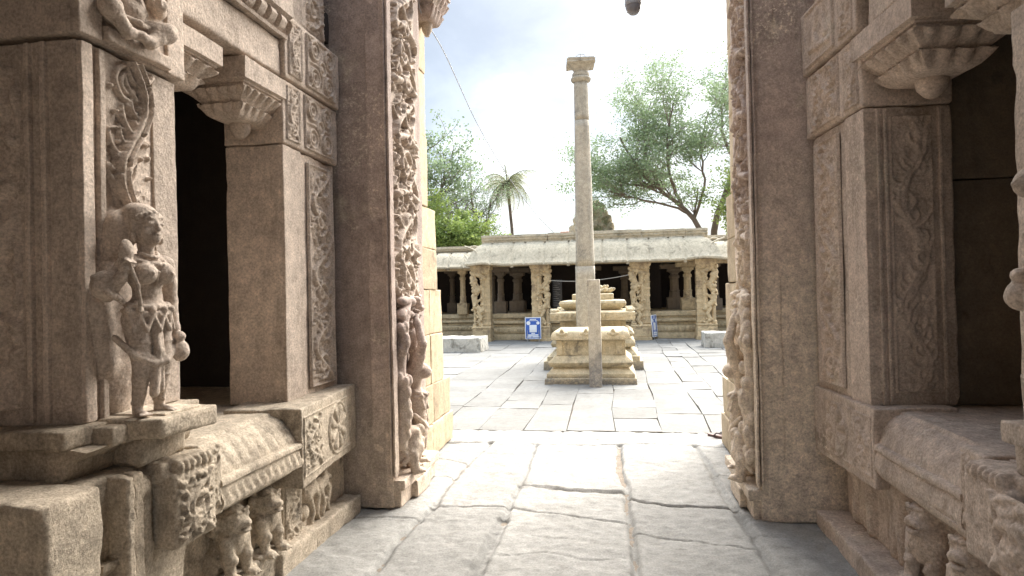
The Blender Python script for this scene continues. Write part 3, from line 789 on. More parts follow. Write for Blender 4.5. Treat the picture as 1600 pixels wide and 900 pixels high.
def dwarf(S):
    k = .015
    S.ell((.0, 0, .14), (.085, .095, .10), k=k); S.ell((-.01, 0, .25), (.07, .10, .07), k=.02); S.ell((.075, 0, .12), .012, k=.004)
    for sg in (1, -1):
        S.cap((0, .06 * sg, .06), (.09, .15 * sg, .075), .05, .046, k); S.cap((.09, .15 * sg, .075), (.085, .06 * sg, .0), .04, .028, k); S.cap((.085, .06 * sg, 0), (.10, .0, .005), .026, .02, k)
        S.cap((-.01, .11 * sg, .27), (.02, .18 * sg, .20), .04, .034, k); S.cap((.02, .18 * sg, .20), (.09, .12 * sg, .19), .033, .024, k); S.ell((.10, .11 * sg, .19), .03, k=.008)
        for q in range(4): S.cap((.11, .10 * sg, .175 + .011 * q), (.125, .085 * sg, .175 + .011 * q), .007, k=.003)
        S.ell((.07, .035 * sg, .385), (.012, .014, .010), k=.003); S.ell((0, .075 * sg, .36), (.016, .014, .035), k=.006); S.path([(.07, .02 * sg, .40), (.06, .05 * sg, .40)], .007, k=.004)
    S.cap((0, 0, .29), (0, 0, .33), .04, k=k); S.ell((.0, 0, .37), (.078, .075, .075), k=.01); S.ell((.082, 0, .365), (.014, .016, .016), k=.006); S.ell((.07, 0, .335), (.014, .024, .008), k=.003)
    for q in range(11):
        a = q / 11 * 6.283; S.ell((-.01 + .07 * math.cos(a), .075 * math.sin(a), .42), .024, k=.006)
    S.ell((-.01, 0, .45), (.05, .05, .04), k=.01)
    S.path([(.05, -.07, .27), (.085, 0, .18), (.06, .07, .13)], .009, k=.004); S.path([(.02, -.085, .28), (.075, -.04, .22), (.075, .04, .22), (.02, .085, .28)], .012, k=.004)
    S.path([(.05, -.09, .075), (.095, 0, .06), (.05, .09, .075)], .013, k=.005)
    return S


def beast(S):
    """squat beast at the foot of a creeper, its open jaw upwards"""
    S.cap((-.05, 0, .13), (.09, 0, .17), .11, .10, .03)
    for sg in (1, -1):
        S.cap((.09, .075 * sg, .14), (.11, .08 * sg, .02), .045, .034, .012); S.ell((.13, .08 * sg, .018), (.05, .038, .024), k=.008)
        for q in (-1, 0, 1): S.cap((.15, .08 * sg + q * .02, .018), (.178, .08 * sg + q * .022, .01), .010, .007, .004)
        S.cap((-.09, .08 * sg, .12), (-.09, .085 * sg, .02), .05, .038, .012); S.ell((-.07, .085 * sg, .018), (.05, .038, .022), k=.008); S.ell((.13, .055 * sg, .285), .022, k=.005)
    S.ell((.09, 0, .25), (.08, .085, .075), k=.02); S.cap((.1, 0, .25), (.16, 0, .29), .055, .035, .015); S.cap((.10, 0, .22), (.17, 0, .215), .04, .025, .012)
    S.path([(-.11, 0, .18), (-.14, .02, .28), (-.08, .03, .36), (-.02, .02, .33)], .03, .02, k=.01)
    for q in range(6): S.ell((.03 - .03 * q, .1, .19 + .015 * (q % 2)), .022, k=.006); S.ell((.03 - .03 * q, -.1, .19 + .015 * (q % 2)), .022, k=.006)
    S.path([(.02, -.10, .17), (.06, -.105, .12), (.02, -.11, .08)], .016, k=.006)
    return S


# ================================================================== PORCH: side platforms, pillars, beams
def bracket(mb, cx, cy, hx, hy, z0, z1, sc=.03, lobes=.075):
    """stepped corbel capital: abacus, two rows of hanging lotus petals, a bud below"""
    H = z1 - z0
    P = [(-.72, .0, 0), (-.60, .02, 0), (-.50, .06, .0), (-.40, .14, .4), (-.30, .20, 1), (-.30, .235, .2), (-.42, .25, 0), (-.36, .30, 0), (-.22, .36, .4), (-.05, .44, 1.0), (-.05, .48, .2), (-.16, .50, 0), (-.16, .55, 0), (-.10, .565, 0), (-.10, .60, 0), (.0, .62, 0), (.0, 1.0, 0)]
    m = min(hx, hy)
    nx = max(4, int(2 * hx / .012)); ny = max(4, int(2 * hy / .012))
    lx = np.linspace(-1, 1, nx + 1)[:-1]; ly = np.linspace(-1, 1, ny + 1)[:-1]
    loop = np.concatenate([np.stack([lx, -np.ones(nx)], 1), np.stack([np.ones(ny), ly], 1), np.stack([-lx, np.ones(nx)], 1), np.stack([-np.ones(ny), -ly], 1)])
    n = len(loop); V = []
    for d, z, s in P:
        x = loop[:, 0] * (hx + d * m); y = loop[:, 1] * (hy + d * m)
        along = np.where(np.abs(loop[:, 1]) == 1, x, y)
        lob = np.abs(np.sin(along / lobes * np.pi)); zz = z0 + z * H + s * sc * (1 - lob) ; ins = 1 - s * .10 * (1 - lob)
        V.append(np.stack([cx + x * ins, cy + y * ins, zz], 1))
    V = wobble(np.stack(V, 1).reshape(-1, 3), .003, 6, 9)
    I = np.arange(n * len(P)).reshape(n, len(P))
    mb.add(V, grid_faces(n, len(P), True), N=[I[:, -1].tolist(), I[::-1, 0].tolist()])
    rr = m * .30
    lathe(mb, cx, cy, [(.02, z0 - .085 * H / .33), (rr * .5, z0 - .075 * H / .33), (rr * .92, z0 - .04 * H / .33), (rr, z0), (rr * .9, z0 + .03)], 20, amp=.002)


def platform(s, f, core, name, label, far_blk, kap, blk2, lions, pan, kerb, rot, mat, rs, worn):
    """s: side (-1 left, 1 right). f: |X| of the ledge face, core: |X| of the recessed frieze wall."""
    T = thing(name, label, 'stone platform', (s * core, 3, 0))
    X = lambda a: s * a
    b = MB(); rblock(b, X(core), X(core + 7), -1.5, 4.32, 0, .862, .01, .006, .09); b.build('deck', mat, T)
    # block beside the jamb, with a flower roundel
    y0, y1, zb, zt = far_blk
    M = Matrix.Translation((X(f), y0, 0)) @ Matrix.Rotation(s * -rot, 4, 'Z') @ Matrix.Translation((-X(f), -y0, 0))
    b = MB(); rblock(b, X(f), X(core + .25), y0, y1, zb, zt, .012, .006, .03, M=M); blk = b.build('corner_block', mat, T)
    R = Relief(y1 - y0 - .16, zt - zb - .09, .006); w, h = R.w, R.h
    R.frame(.012, .008); R.scroll(2, .018, .013, rs, .02, w * .36, .03, h - .03)
    R.rosette(w * .68, h * .5, h * .40, 8, .022, .021); R.ring(w * .68, h * .5, h * .46, .008, .014)
    for q in range(26): R.leaf(w * .68 + rs.uniform(-.4, .4) * h, h * .5 + rs.uniform(-.45, .45) * h, rs.uniform(0, 6.3), .06, .008, .006, .8)
    mb = R.put(MB(), (X(f) - s * .003, y0 + .02, zb + .045), (0, 1, 0), (0, 0, 1), (-s, 0, 0), worn=worn)
    mb.build('flower_carving', mat, blk, M=M, sharp=0)
    # curved moulding with petals and a band of leaf dentils
    k0, k1 = kap; d = core - f
    pr = [(-.08, .868), (.0, .868), (.02, .866), (.03, .85), (.3 * d, .842), (.5 * d, .818), (.7 * d, .772), (.82 * d, .725), (.85 * d, .708), (.97 * d, .702), (d, .692), (d, .675), (.92 * d, .665), (.95 * d, .655), (d, .59), (.97 * d, .572), (.6 * d, .56), (-.08, .555)]
    def ripple(a, z, t):
        on = np.clip((z - .708) / .02, 0, 1) * np.clip((.86 - z) / .02, 0, 1)
        a = a + on * .010 * (np.abs(np.sin(t * np.pi / .085)) ** .6 - .5) * (0.4 if worn else 1)
        on2 = np.clip((z - .585) / .01, 0, 1) * np.clip((.655 - z) / .01, 0, 1)
        return a + on2 * (.008 if not worn else .003) * (np.sign(np.sin(t * np.pi / .03 + (z > .62) * 1.5)) * .5), z
    b = MB(); extrude(b, pr, lambda a, z, t: (X(core) - s * a, t, z), k0, k1, .012, .004 + .002 * worn, flip=(s < 0), mod=ripple)
    b.build('petal_moulding', mat, T, sharp=50)
    # near block: plain end, folded pilaster, bulging carved mask, carved strip
    b0, b1 = blk2
    b = MB(); rblock(b, X(f + .01), X(core + .2), b1 - .17, b1, .555, .885, .02, .006, .025); rblock(b, X(f - .01), X(core + .25), b0, b0 + .22, .30, .885, .02, .009, .025)
    rblock(b, X(f + .09), X(core + .25), b0 + .21, b1 - .16, .30, .872, .015, .008, .03)
    nb = b.build('near_block', mat, T)
    R = Relief(.14, .28, .006); R.scroll(2, .011, .011, rs)
    carved('strip_carving', mat, nb, R, (X(f + .01) - s * .002, b1 - .155, .59), (0, 1, 0), (0, 0, 1), (-s, 0, 0), worn)
    yc = (b0 + b1) / 2 + .14
    S = Sculpt(.008, .02)
    S.box((.01, .07, .68), (.095, .13, .15), .02, k=.01); S.box((-.02, -.17, .66), (.06, .03, .21), .012, k=.008); S.box((-.03, -.10, .62), (.05, .028, .21), .012, k=.008); S.box((-.005, -.225, .66), (.06, .02, .21), .01, k=.008)
    S.box((.0, -.01, .835), (.06, .07, .04), .02, k=.012); S.box((.03, .07, .845), (.06, .10, .03), .015, k=.01)
    for q in range(6): S.ell((.095, -.02 + .035 * q, .845), (.02, .016, .03), k=.006)
    S.ell((-.005, -.13, .80), (.045, .05, .05), k=.012)
    S.mesh(MBm := MB(), place((X(f + .06), yc, 0), 0 if s < 0 else math.pi, 1, s > 0), rough=.004); mk = MBm.build('mask_carving', mat, T, sharp=0)
    R = Relief(.235, .27, .006); R.scroll(2, .022, .015, rs); R.ring(.12, .13, .05, .014, .024)
    for q in range(30): R.leaf(rs.uniform(.02, .21), rs.uniform(.02, .25), rs.uniform(0, 6.3), .06, .012, rs.uniform(.01, .024), 1.2)
    carved('leaf_carving', mat, mk, R, (X(f + .06 - .104), yc + (.07 - .118) * (1 if s < 0 else -1) - (0 if s < 0 else .236), .545), (0, 1, 0), (0, 0, 1), (-s, 0, 0), worn)
    b = MB(); extrude(b, [(-.05, .50), (.06, .50), (.13, .53), (.15, .555), (.15, .575), (-.05, .58)], lambda a, z, t: (X(core) - s * a, t, z), b0 + .3, k1 + .3 if s < 0 else k1, .03, .004, flip=(s < 0)); b.build('under_moulding', mat, T)
    # frieze below: sill, seated lions, carved uprights
    b = MB(); rblock(b, X(core - .11), X(core + .02), 1.7, kerb[0] + .12, .02, .165, .02, .008, .03); b.build('sill', mat, T)
    for i, (ly, sc, rz) in enumerate(lions):
        S = lion(Sculpt(.0065, .012), .02 * worn); S.mesh(m := MB(), place((X(core - .015), ly, .155), (0 if s < 0 else math.pi) + rz, sc), rough=.002 + .003 * worn)
        m.build('lion_carving', M_LEDGE if s < 0 else M_INR, T, sharp=0)
    for (p0, p1, z0, z1, kind) in pan:
        b = MB(); rblock(b, X(core - .07 if kind == 'strip' else core - .03), X(core + .03), p0, p1, z0, z1, .01, .005, .03); pn = b.build('frieze_panel', mat, T)
        R = Relief(p1 - p0 - .03, z1 - z0 - .03, .006); w, h = R.w, R.h
        if kind == 'strip': R.frame(.008, .008); R.scroll(3, .013, .010, rs)
        elif kind == 'horse':
            for q in range(2):
                u = w * (.28 + .38 * q); a = .045
                R.stroke([(u, h * .88), (u + .02, h * .72), (u - .02, h * .5), (u + .03, h * .25), (u, .03)], .035, a, .02, a * .7)
                R.stroke([(u - .05, h * .55), (u + .03, h * .62)], .05, a * 1.1); R.ball(u + .01, h * .88, .042, a * 1.2); R.stroke([(u + .03, h * .6), (u + .09, h * .45), (u + .07, h * .2), (u + .10, .03)], .028, a, .018, a * .7)
            R.spiral(w * .85, h * .45, .09, .02, 0, 1.5, .02, .03); R.ball(w * .12, h * .3, .05, .03); R.leaf(w * .1, h * .5, 1.5, .15, .025, .03)
        else:
            for q, (u, sg) in enumerate(((w * .3, 1), (w * .66, -1))):
                R.stroke([(u, h * .8), (u + .03 * sg, h * .55), (u, h * .3), (u + .01, .04)], .075, .05, .045, .04); R.stroke([(u + .07 * sg, h * .75), (u + .10 * sg, h * .4), (u + .08 * sg, .05)], .045, .04, .035, .03)
                R.ball(u + .02 * sg, h * .84, .07, .06)
            for q in range(16): R.leaf(rs.uniform(0, w), rs.uniform(0, h), 1.4, .12, .012, .010, .5)
        carved('panel_carving', mat, pn, R, (X(core - .07 if kind == 'strip' else core - .03) - s * .003, p0 + .015, z0 + .015), (0, 1, 0), (0, 0, 1), (-s, 0, 0), worn * 2, .002)
    b = MB(); a0, a1, kw, kh = kerb; mid = a0 + (a1 - a0) * .38
    rblock(b, X(core - kw - .01), X(core), a0, mid, -.02, kh + .02, .02, .007, .03); rblock(b, X(core - kw), X(core), mid + .006, a1, -.02, kh, .02, .007, .03); b.build('kerb_stone', mat, T)
    return T


rsL = np.random.default_rng(11)
platform(-1, 1.75, 1.95, 'temple_platform', 'raised stone platform with flower roundel, petal moulding and two crisp seated lions carved below it', (3.32, 4.325, .445, .885), (2.60, 3.34), (1.69, 2.62),
         [(2.86, 1.0, -.12), (3.16, .98, -.1)], [(3.34, 3.56, .06, .52, 'strip'), (3.58, 4.0, .06, .50, 'horse'), (4.01, 4.30, .05, .5, 'plain')][:2], (3.2, 4.30, .13, .11), math.radians(6.2), M_LEDGE, rsL, 0)
rsR = np.random.default_rng(23)
platform(1, 1.265, 1.42, 'temple_platform', 'raised stone platform with badly worn moulding and eroded animal carvings on the shadier side', (3.5, 4.325, .47, .88), (2.68, 3.52), (1.75, 2.70),
         [(3.12, 1.12, .3), (2.76, 1.1, .35)], [(3.66, 4.30, .08, .54, 'worn'), (3.36, 3.645, .08, .55, 'plain')], (3.2, 4.32, .21, .095), math.radians(-3.4), M_INR, rsR, 2)


def pillar_far(s, fx, depth, y0, y1, label, mat, rs, br, front_relief, worn):
    """pillar next to the door jamb. fx: |X| of its passage face"""
    T = thing('temple_pillar', label, 'stone pillar', (s * (fx + depth / 2), (y0 + y1) / 2, .862)); X = lambda a: s * a
    J1, J2, J3 = 2.435, 2.83, 3.225
    b = MB(); rblock(b, X(fx + .02), X(fx + depth), y0 + .0, y1, .863, J1, .015, .004, .06); rblock(b, X(fx + .005), X(fx + .1), y0, y0 + .22, .865, J1 - .004, .008, .003, .04)
    sh = b.build('shaft', mat, T)
    R = Relief(y1 - y0 - .36, J1 - .97, .0065); R.frame(.016, .012); R.scroll(6, .026, .016, rs, .02, R.w - .02, .02, R.h - .02)
    carved('scroll_carving', mat, sh, R, (X(fx + .008), y0 + .30, .92), (0, 1, 0), (0, 0, 1), (-s, 0, 0), worn)
    for za, zb_, pr in ((J1 + .006, J2, .0), (J2 + .008, J3, -.022)):
        b = MB(); rblock(b, X(fx + pr), X(fx + depth + .01), y0 - (.0 if pr == 0 else .004), y1 + .03, za, zb_, .014, .004, .05); bl = b.build('pillar_block', mat, T)
        R = Relief(.17, zb_ - za - .05, .006); R.frame(.010, .010); R.scroll(2, .016, .011, rs, .015, .155)
        carved('strip_carving', mat, bl, R, (X(fx + pr) - s * .003, y0 + .03, za + .025), (0, 1, 0), (0, 0, 1), (-s, 0, 0), worn)
        R = Relief(y1 - y0 - .30, zb_ - za - .04, .006); R.frame(.014, .014)
        R.flower4(.020, .013) if s < 0 or pr == 0 else (R.leaf(.1, .1, 1.2, .2, .03, .018), R.leaf(.2, .06, 1.0, .25, .03, .02), R.stroke([(.06, .07), (.34, .10)], .02, .015), R.stroke([(.22, .3), (.28, .12)], .025, .015))
        carved('flower_carving', mat, bl, R, (X(fx + pr) - s * .003, y0 + .25, za + .02), (0, 1, 0), (0, 0, 1), (-s, 0, 0), worn)
    b = MB(); rblock(b, X(fx + .03), X(fx + depth), y0 + .05, y1 - .08, J3 + .006, 4.9, .015, .004, .08); us = b.build('upper_shaft', mat, T)
    R = Relief(.34, 1.2, .008); R.scroll(4, .024, .017, rs); carved('scroll_carving', mat, us, R, (X(fx + .028), y0 + .30, J3 + .05), (0, 1, 0), (0, 0, 1), (-s, 0, 0), worn)
    if front_relief:
        R = Relief(.22, 1.45, .007); R.frame(.012, .010); R.tongues(5, .019, .012, rs, .8); carved('front_carving', mat, sh, R, (X(fx + .13) if s > 0 else X(fx + .35), y0 - .001, .94), (1, 0, 0), (0, 0, 1), (0, -1, 0), worn)
        b = MB()
        for a in (.065, .10, .375): rblock(b, X(fx + a), X(fx + a + .018), y0 - .012, y0 + .01, .88, J1 - .01, .005, .002, .06)
        b.build('fillet', mat, sh)
    b = MB(); bracket(b, X(br[0]), br[1], br[2], br[3], br[4], br[5], br[6], br[7]); b.build('capital', mat, T, sharp=60)
    return T


pillar_far(-1, 1.955, .385, 3.56, 4.28, 'shaded pillar on the platform with two lions, carved with flower squares', M_IN, rsL, (2.15, 3.42, .20, .26, 2.52, 2.82, .030, .072), False, 0)
tp = pillar_far(1, 1.285, .45, 3.60, 4.30, 'worn brown pillar beside the shadier door jamb, big lotus petals hanging from its capital', M_INR, rsR, (1.515, 3.38, .245, .29, 2.495, 2.82, .036, .10), True, 1)
tp.rotation_euler.z = math.radians(5.5); tp.location.x -= .035; tp.location.y += .02


def pillar_near():
    """near pillar of the left platform with the standing maiden at its foot"""
    T = thing('temple_pillar', 'pale pillar with a standing maiden at its foot and wavy flame carving above', 'stone pillar', (-2.2, 2.3, .862))
    x = -1.96
    b = MB(); rblock(b, x, -3.1, 2.07, 2.60, 1.04, 2.485, .012, .005, .045); sh = b.build('shaft', M_IN, T)
    b = MB()
    for y0, y1 in ((2.155, 2.185), (2.455, 2.60)): rblock(b, x + .022 if y1 < 2.3 else x + .012, x - .03, y0, y1 - .003, 1.06, 2.478, .006, .003, .04)
    rblock(b, x + .02, x - .03, 2.073, 2.125, 1.06, 2.478, .006, .004, .04)
    b.build('corner_fillet', M_IN, sh)
    R = Relief(.25, .95, .0045); R.tongues(3, .040, .016, rsL, 1.45)
    for q in range(60): R.ball(rsL.uniform(.02, .23), rsL.uniform(0, .95), rsL.uniform(.006, .012), .03, cut=True, p=.5)
    R.ring(.12, .86, .07, .012, .022); R.ring(.12, .86, .04, .01, .02)
    carved('flame_carving', M_IN, sh, R, (x + .002, 2.195, 1.53), (0, 1, 0), (0, 0, 1), (1, 0, 0))
    R = Relief(.42, 1.3, .01); R.scroll(4, .04, .026, rsL); [R.leaf(rsL.uniform(0, .42), rsL.uniform(0, 1.3), rsL.uniform(0, 6.3), .12, .02, .03, 1.5) for q in range(60)]; carved('front_carving', M_IN, sh, R, (-2.62, 2.069, 1.1), (1, 0, 0), (0, 0, 1), (0, -1, 0), 1)
    b = MB()
    for xa in (-2.10, -2.17, -2.68): rblock(b, xa, xa + .022, 2.052, 2.08, 1.06, 2.478, .006, .003, .06)
    b.build('front_fillet', M_IN, sh)
    # stepped foot
    b = MB(); rblock(b, -1.90, -3.1, 1.93, 2.66, .985, 1.052, .014, .005, .03); rblock(b, -1.82, -2.2, 2.06, 2.24, .975, 1.045, .014, .005, .025); rblock(b, -1.68, -2.2, 2.13, 2.48, .985, 1.062, .018, .005, .025)
    rblock(b, -1.72, -2.1, 2.20, 2.42, 1.05, 1.07, .008, .003, .025)
    extrude(b, [(0, .862), (.06, .862), (.09, .90), (.10, .94), (.17, .985), (0, .99)], lambda a, z, t: (-2.0 + a, t, z), 1.96, 2.6, .03, .005, flip=True)
    rblock(b, -1.93, -3.05, 1.97, 2.62, .862, .986, .02, .008, .04); rblock(b, -1.80, -2.1, 2.16, 2.44, .862, .986, .05, .008, .03)
    b.build('base', M_LEDGE, T)
    # upper block with a seated dwarf
    b = MB(); rblock(b, -1.935, -3.1, 2.05, 2.62, 2.50, 2.96, .014, .005, .04); rblock(b, -1.92, -2.0, 2.52, 2.628, 2.503, 2.95, .008, .004, .04); rblock(b, -1.92, -2.0, 2.045, 2.16, 2.503, 2.95, .008, .004, .04); ub = b.build('upper_block', M_IN, T)
    S = dwarf(Sculpt(.006, .012)); S.mesh(m := MB(), place((-1.955, 2.30, 2.565), -.1, .92), rough=.003); m.build('dwarf_carving', M_IN, ub, sharp=0)
    b = MB(); rblock(b, -1.90, -2.0, 2.16, 2.52, 2.51, 2.565, .012, .005, .025); b.build('seat_ledge', M_IN, ub)
    b = MB(); bracket(b, -2.15, 2.70, .195, .27, 2.535, 2.79, .03, .10); b.build('capital', M_IN, T, sharp=60)
    S = maiden(Sculpt(.0046, .012), 'pot')
    S.ell((-.15, -.03, .40), (.055, .13, .42), k=.03); S.ell((-.10, -.05, .70), (.07, .06, .09), k=.03); S.cap((-.13, -.1, .2), (-.13, -.14, .42), .05, .06, .03)
    for q in range(7): S.path([(-.10, -.12 - .008 * q, .36 + .02 * q), (-.125, -.165 - .006 * q, .40 + .018 * q)], .012, .008, k=.008)
    S.mesh(m := MB(), place((-1.815, 2.235, 1.066), math.radians(-12), 1.0) @ Matrix.Diagonal((.92, .9, 1.0, 1)), rough=.0018)
    mf = m.build('maiden_carving', M_IN, T, sharp=0); mf['label'] = 'standing stone maiden holding a bud and a small pot'
    return T


pillar_near()


def pillar_near_right():
    T = thing('temple_pillar', 'pillar cut off by the right edge of the view, a carved elbow sticking out', 'stone pillar', (1.6, 2.0, .862))
    b = MB(); rblock(b, 1.305, 2.3, 1.55, 2.355, 1.03, 2.40, .012, .006, .045); b.build('shaft', M_IN, T)
    b = MB(); rblock(b, 1.24, 2.3, 1.5, 2.36, .98, 1.05, .014, .005, .04); rblock(b, 1.28, 2.2, 1.7, 2.36, .863, .981, .02, .006, .04); rblock(b, 1.22, 2.2, 1.85, 2.20, 1.05, 1.22, .012, .005, .04); b.build('base', M_IN, T)
    b = MB(); rblock(b, 1.29, 2.3, 1.5, 2.32, 2.42, 2.9, .014, .005, .05); b.build('upper_block', M_IN, T)
    b = MB(); bracket(b, 1.50, 2.42, .22, .30, 2.40, 2.68, .04, .13); b.build('capital', M_IN, T, sharp=60)
    S = maiden(Sculpt(.0065, .012), 'pot'); S.ell((-.13, 0, .42), (.05, .14, .45), k=.03)
    S.mesh(m := MB(), place((1.235, 2.005, 1.215), math.pi, 1.05, True), rough=.002); m.build('maiden_carving', M_IN, T, sharp=0)


pillar_near_right()


def porch_shell():
    for s, fx, lab in ((-1, 1.965, 'long stone beam with a row of carved leaves over the opening behind the maiden'), (1, 1.31, 'shaded plain stone beam above the lotus capital and worn brown pillar')):
        T = thing('stone_beam', lab, 'beam', (s * (fx + .2), 2.6, 2.83)); X = lambda a: s * a
        b = MB(); rblock(b, X(fx), X(fx + .4), 1.5 if s > 0 else 2.0, 3.56, 2.83 if s > 0 else 2.84, 3.06, .02, .006, .05); bd = b.build('beam_body', M_IN if s < 0 else M_INR, T)
        b = MB()
        def tooth(a, z, t):
            on = np.clip((z - 3.09) / .01, 0, 1) * np.clip((3.17 - z) / .01, 0, 1)
            return a - on * .045 * (np.sin(t * np.pi / .055) > .35), z
        extrude(b, [(-.05, 3.063), (.035, 3.063), (.04, 3.08), (.03, 3.085), (.05, 3.10), (.07, 3.14), (.06, 3.165), (.05, 3.175), (.075, 3.19), (.075, 3.30), (-.05, 3.30)], lambda a, z, t: (X(fx) - s * a, t, z), 1.5, 3.58, .012, .003, flip=(s < 0), mod=tooth)
        b.build('leaf_course', M_IN if s < 0 else M_INR, T, sharp=50)
    for s, fx, lab in ((-1, 1.99, 'blank stone chamber walls coloured as deep shade behind the maiden pillar'), (1, 1.36, 'blank stone chamber walls coloured as deep shade behind the worn brown pillar')):
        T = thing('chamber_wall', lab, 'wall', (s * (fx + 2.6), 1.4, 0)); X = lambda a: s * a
        b = MB(); rblock(b, X(fx + 6.5), X(fx + 6.8), -1.5, 4.6, 0, 3.6, .01, .006, .15); b.build('back_wall', M_DARK, T)  # chamber made deep and near-black so that it reads as shade
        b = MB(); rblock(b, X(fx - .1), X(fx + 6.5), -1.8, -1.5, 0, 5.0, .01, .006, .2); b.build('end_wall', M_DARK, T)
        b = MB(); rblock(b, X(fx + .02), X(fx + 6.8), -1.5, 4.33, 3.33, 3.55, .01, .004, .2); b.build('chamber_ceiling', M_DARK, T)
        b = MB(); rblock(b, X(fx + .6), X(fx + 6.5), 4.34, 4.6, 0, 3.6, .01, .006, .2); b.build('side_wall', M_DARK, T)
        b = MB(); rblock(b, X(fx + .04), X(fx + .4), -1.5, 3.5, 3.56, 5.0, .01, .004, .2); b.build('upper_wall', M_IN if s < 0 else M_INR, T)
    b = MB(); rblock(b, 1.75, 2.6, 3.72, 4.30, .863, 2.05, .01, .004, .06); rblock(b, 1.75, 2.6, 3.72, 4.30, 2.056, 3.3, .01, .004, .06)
    o = b.build('return_wall', M_INNER, origin=(2.1, 4, .86)); tag(o, 'smooth brown stone wall running into the dark from the worn brown pillar', 'wall')  # shade of the recess is painted in by this darker stone
    b = MB(); rblock(b, -4.8, 4.2, -1.4, 3.0, 5.0, 5.3, .01, .004, .3); rblock(b, -4.8, 4.2, 5.0, 5.9, 5.3, 5.6, .01, .004, .3); rblock(b, -4.8, -1.95, 3.0, 4.3, 5.0, 5.3, .01, .004, .3); rblock(b, 1.4, 4.2, 3.0, 4.3, 5.0, 5.3, .01, .004, .3)  # gap between the slabs is an added light well for fill
    tag(b.build('gateway_roof_gapped', M_INR, origin=(0, 2, 5.0)), 'unseen flat stone roof with an added gap that lets in fill light', 'roof', kind='structure')


porch_shell()


def rear_light_block(s, x0, label):  # added out of view to keep rear light off the left pillar fronts
    b = MB(); rblock(b, s * x0, s * 4.8, -1.3, -.55, 0, 5.0, .02, .008, .2); tag(b.build('rear_light_block', M_INR, origin=(s * x0, -1, 0)), label, 'wall', kind='thing')


rear_light_block(-1, .7, 'unseen stone pier added behind the viewer to block light on the maiden side')
rear_light_block(1, 2.5, 'unseen stone pier added behind the viewer to limit light on the worn side')


def jamb(s, fx, outer, label, mat, rs):
    """door jamb: plain face towards the viewer, deeply carved creeper on the reveal, maiden and beast on a pedestal"""
    T = thing('door_jamb', label, 'door jamb', (s * fx, 4.75, 0)); X = lambda a: s * a
    b = MB(); rblock(b, X(fx + .09), X(outer), 4.335, 5.28, 0, 5.3, .015, .006, .07); rblock(b, X(fx + .05), X(fx + .2), 4.335, 4.43, .0, 5.29, .012, .006, .05); b.build('jamb_slab', mat, T)
    b = MB()
    for a0, y in ((.03, 4.325), (.052, 4.318)): rblock(b, X(fx + a0), X(fx + a0 + .014), y, y + .08, 0.22, 5.28, .005, .004, .05)
    b.build('edge_moulding', mat, T)
    R = Relief(.66, 3.9, .0085); R.scroll(9, .055, .024, rs, .02, .64, 0, 3.9)
    for q in range(170): R.leaf(rs.uniform(.05, .6), rs.uniform(0, 3.9), rs.uniform(0, 6.3), rs.uniform(.08, .16), rs.uniform(.012, .022), rs.uniform(.03, .052), rs.uniform(-2, 2))
    for q in range(9):
        v = .43 * q + .02; R.ring(.33, v, .05, .02, .06); R.stroke([(.1, v - .03), (.33, v + .02), (.56, v - .03)], .03, .06)
    for q in range(260): R.ball(rs.uniform(.05, .62), rs.uniform(0, 3.9), rs.uniform(.012, .024), .045, cut=True, p=.5)
    carved('creeper_carving', M_IN if s < 0 else mat, T, R, (X(fx + .085), 4.46, 1.42), (0, 1, 0), (0, 0, 1), (-s, 0, 0), 0, .002)
    b = MB(); rblock(b, X(fx - .0), X(fx + .3), 4.36, 5.22, 0, .13, .015, .006, .03); rblock(b, X(fx - .03), X(fx + .3), 4.34, 5.24, .125, .20, .012, .006, .03); rblock(b, X(fx - .04), X(fx + .2), 4.6, 4.98, .0, .128, .012, .006, .03); ped = b.build('pedestal', mat, T)
    rz = 0 if s < 0 else math.pi
    S = beast(Sculpt(.0085, .014)); S.mesh(m := MB(), place((X(fx + .10), 4.58, .195), rz - s * .5, 1.05, s > 0), rough=.003); m.build('beast_carving', mat, T, sharp=0)
    S = Sculpt(.009, .014); P = [(.0, 0, .42), (.03, .01, .7), (.0, -.01, .95), (.03, 0, 1.2), (.02, .08, 1.38), (.0, .2, 1.46)]
    S.path(P, .055, .04)
    for q in range(30):
        t = rs.uniform(.3, 1.4); S.ell((.03 + rs.uniform(-.02, .04), rs.uniform(-.06, .06) + max(0, t - 1.25) * .8, t), (.03, .03, .045), k=.01)
    for q in range(16): S.ell((.02, rs.uniform(.0, .5), 1.36 + rs.uniform(-.05, .12)), (.04, .05, .03), k=.01)
    S.mesh(m := MB(), place((X(fx + .05), 4.50, 0), rz, 1, s > 0), rough=.003); m.build('tree_carving', mat, T, sharp=0)
    S = maiden(Sculpt(.006, .012), 'up', 'top'); S.ell((-.11, 0, .42), (.05, .12, .44), k=.03)
    S.mesh(m := MB(), place((X(fx + .045), 4.83, .215), rz - s * .55, 1.28, s > 0), rough=.002); m.build('maiden_carving', mat, T, sharp=0)
    return T


jamb(-1, 1.545, 2.6, 'dark brown door jamb with a bright deeply cut creeper and a maiden on its edge', M_JAMB, rsL)
jamb(1, .835, 2.6, 'reddish brown door jamb with pale scaly patches beside the worn platform', M_JAMBR, rsR)


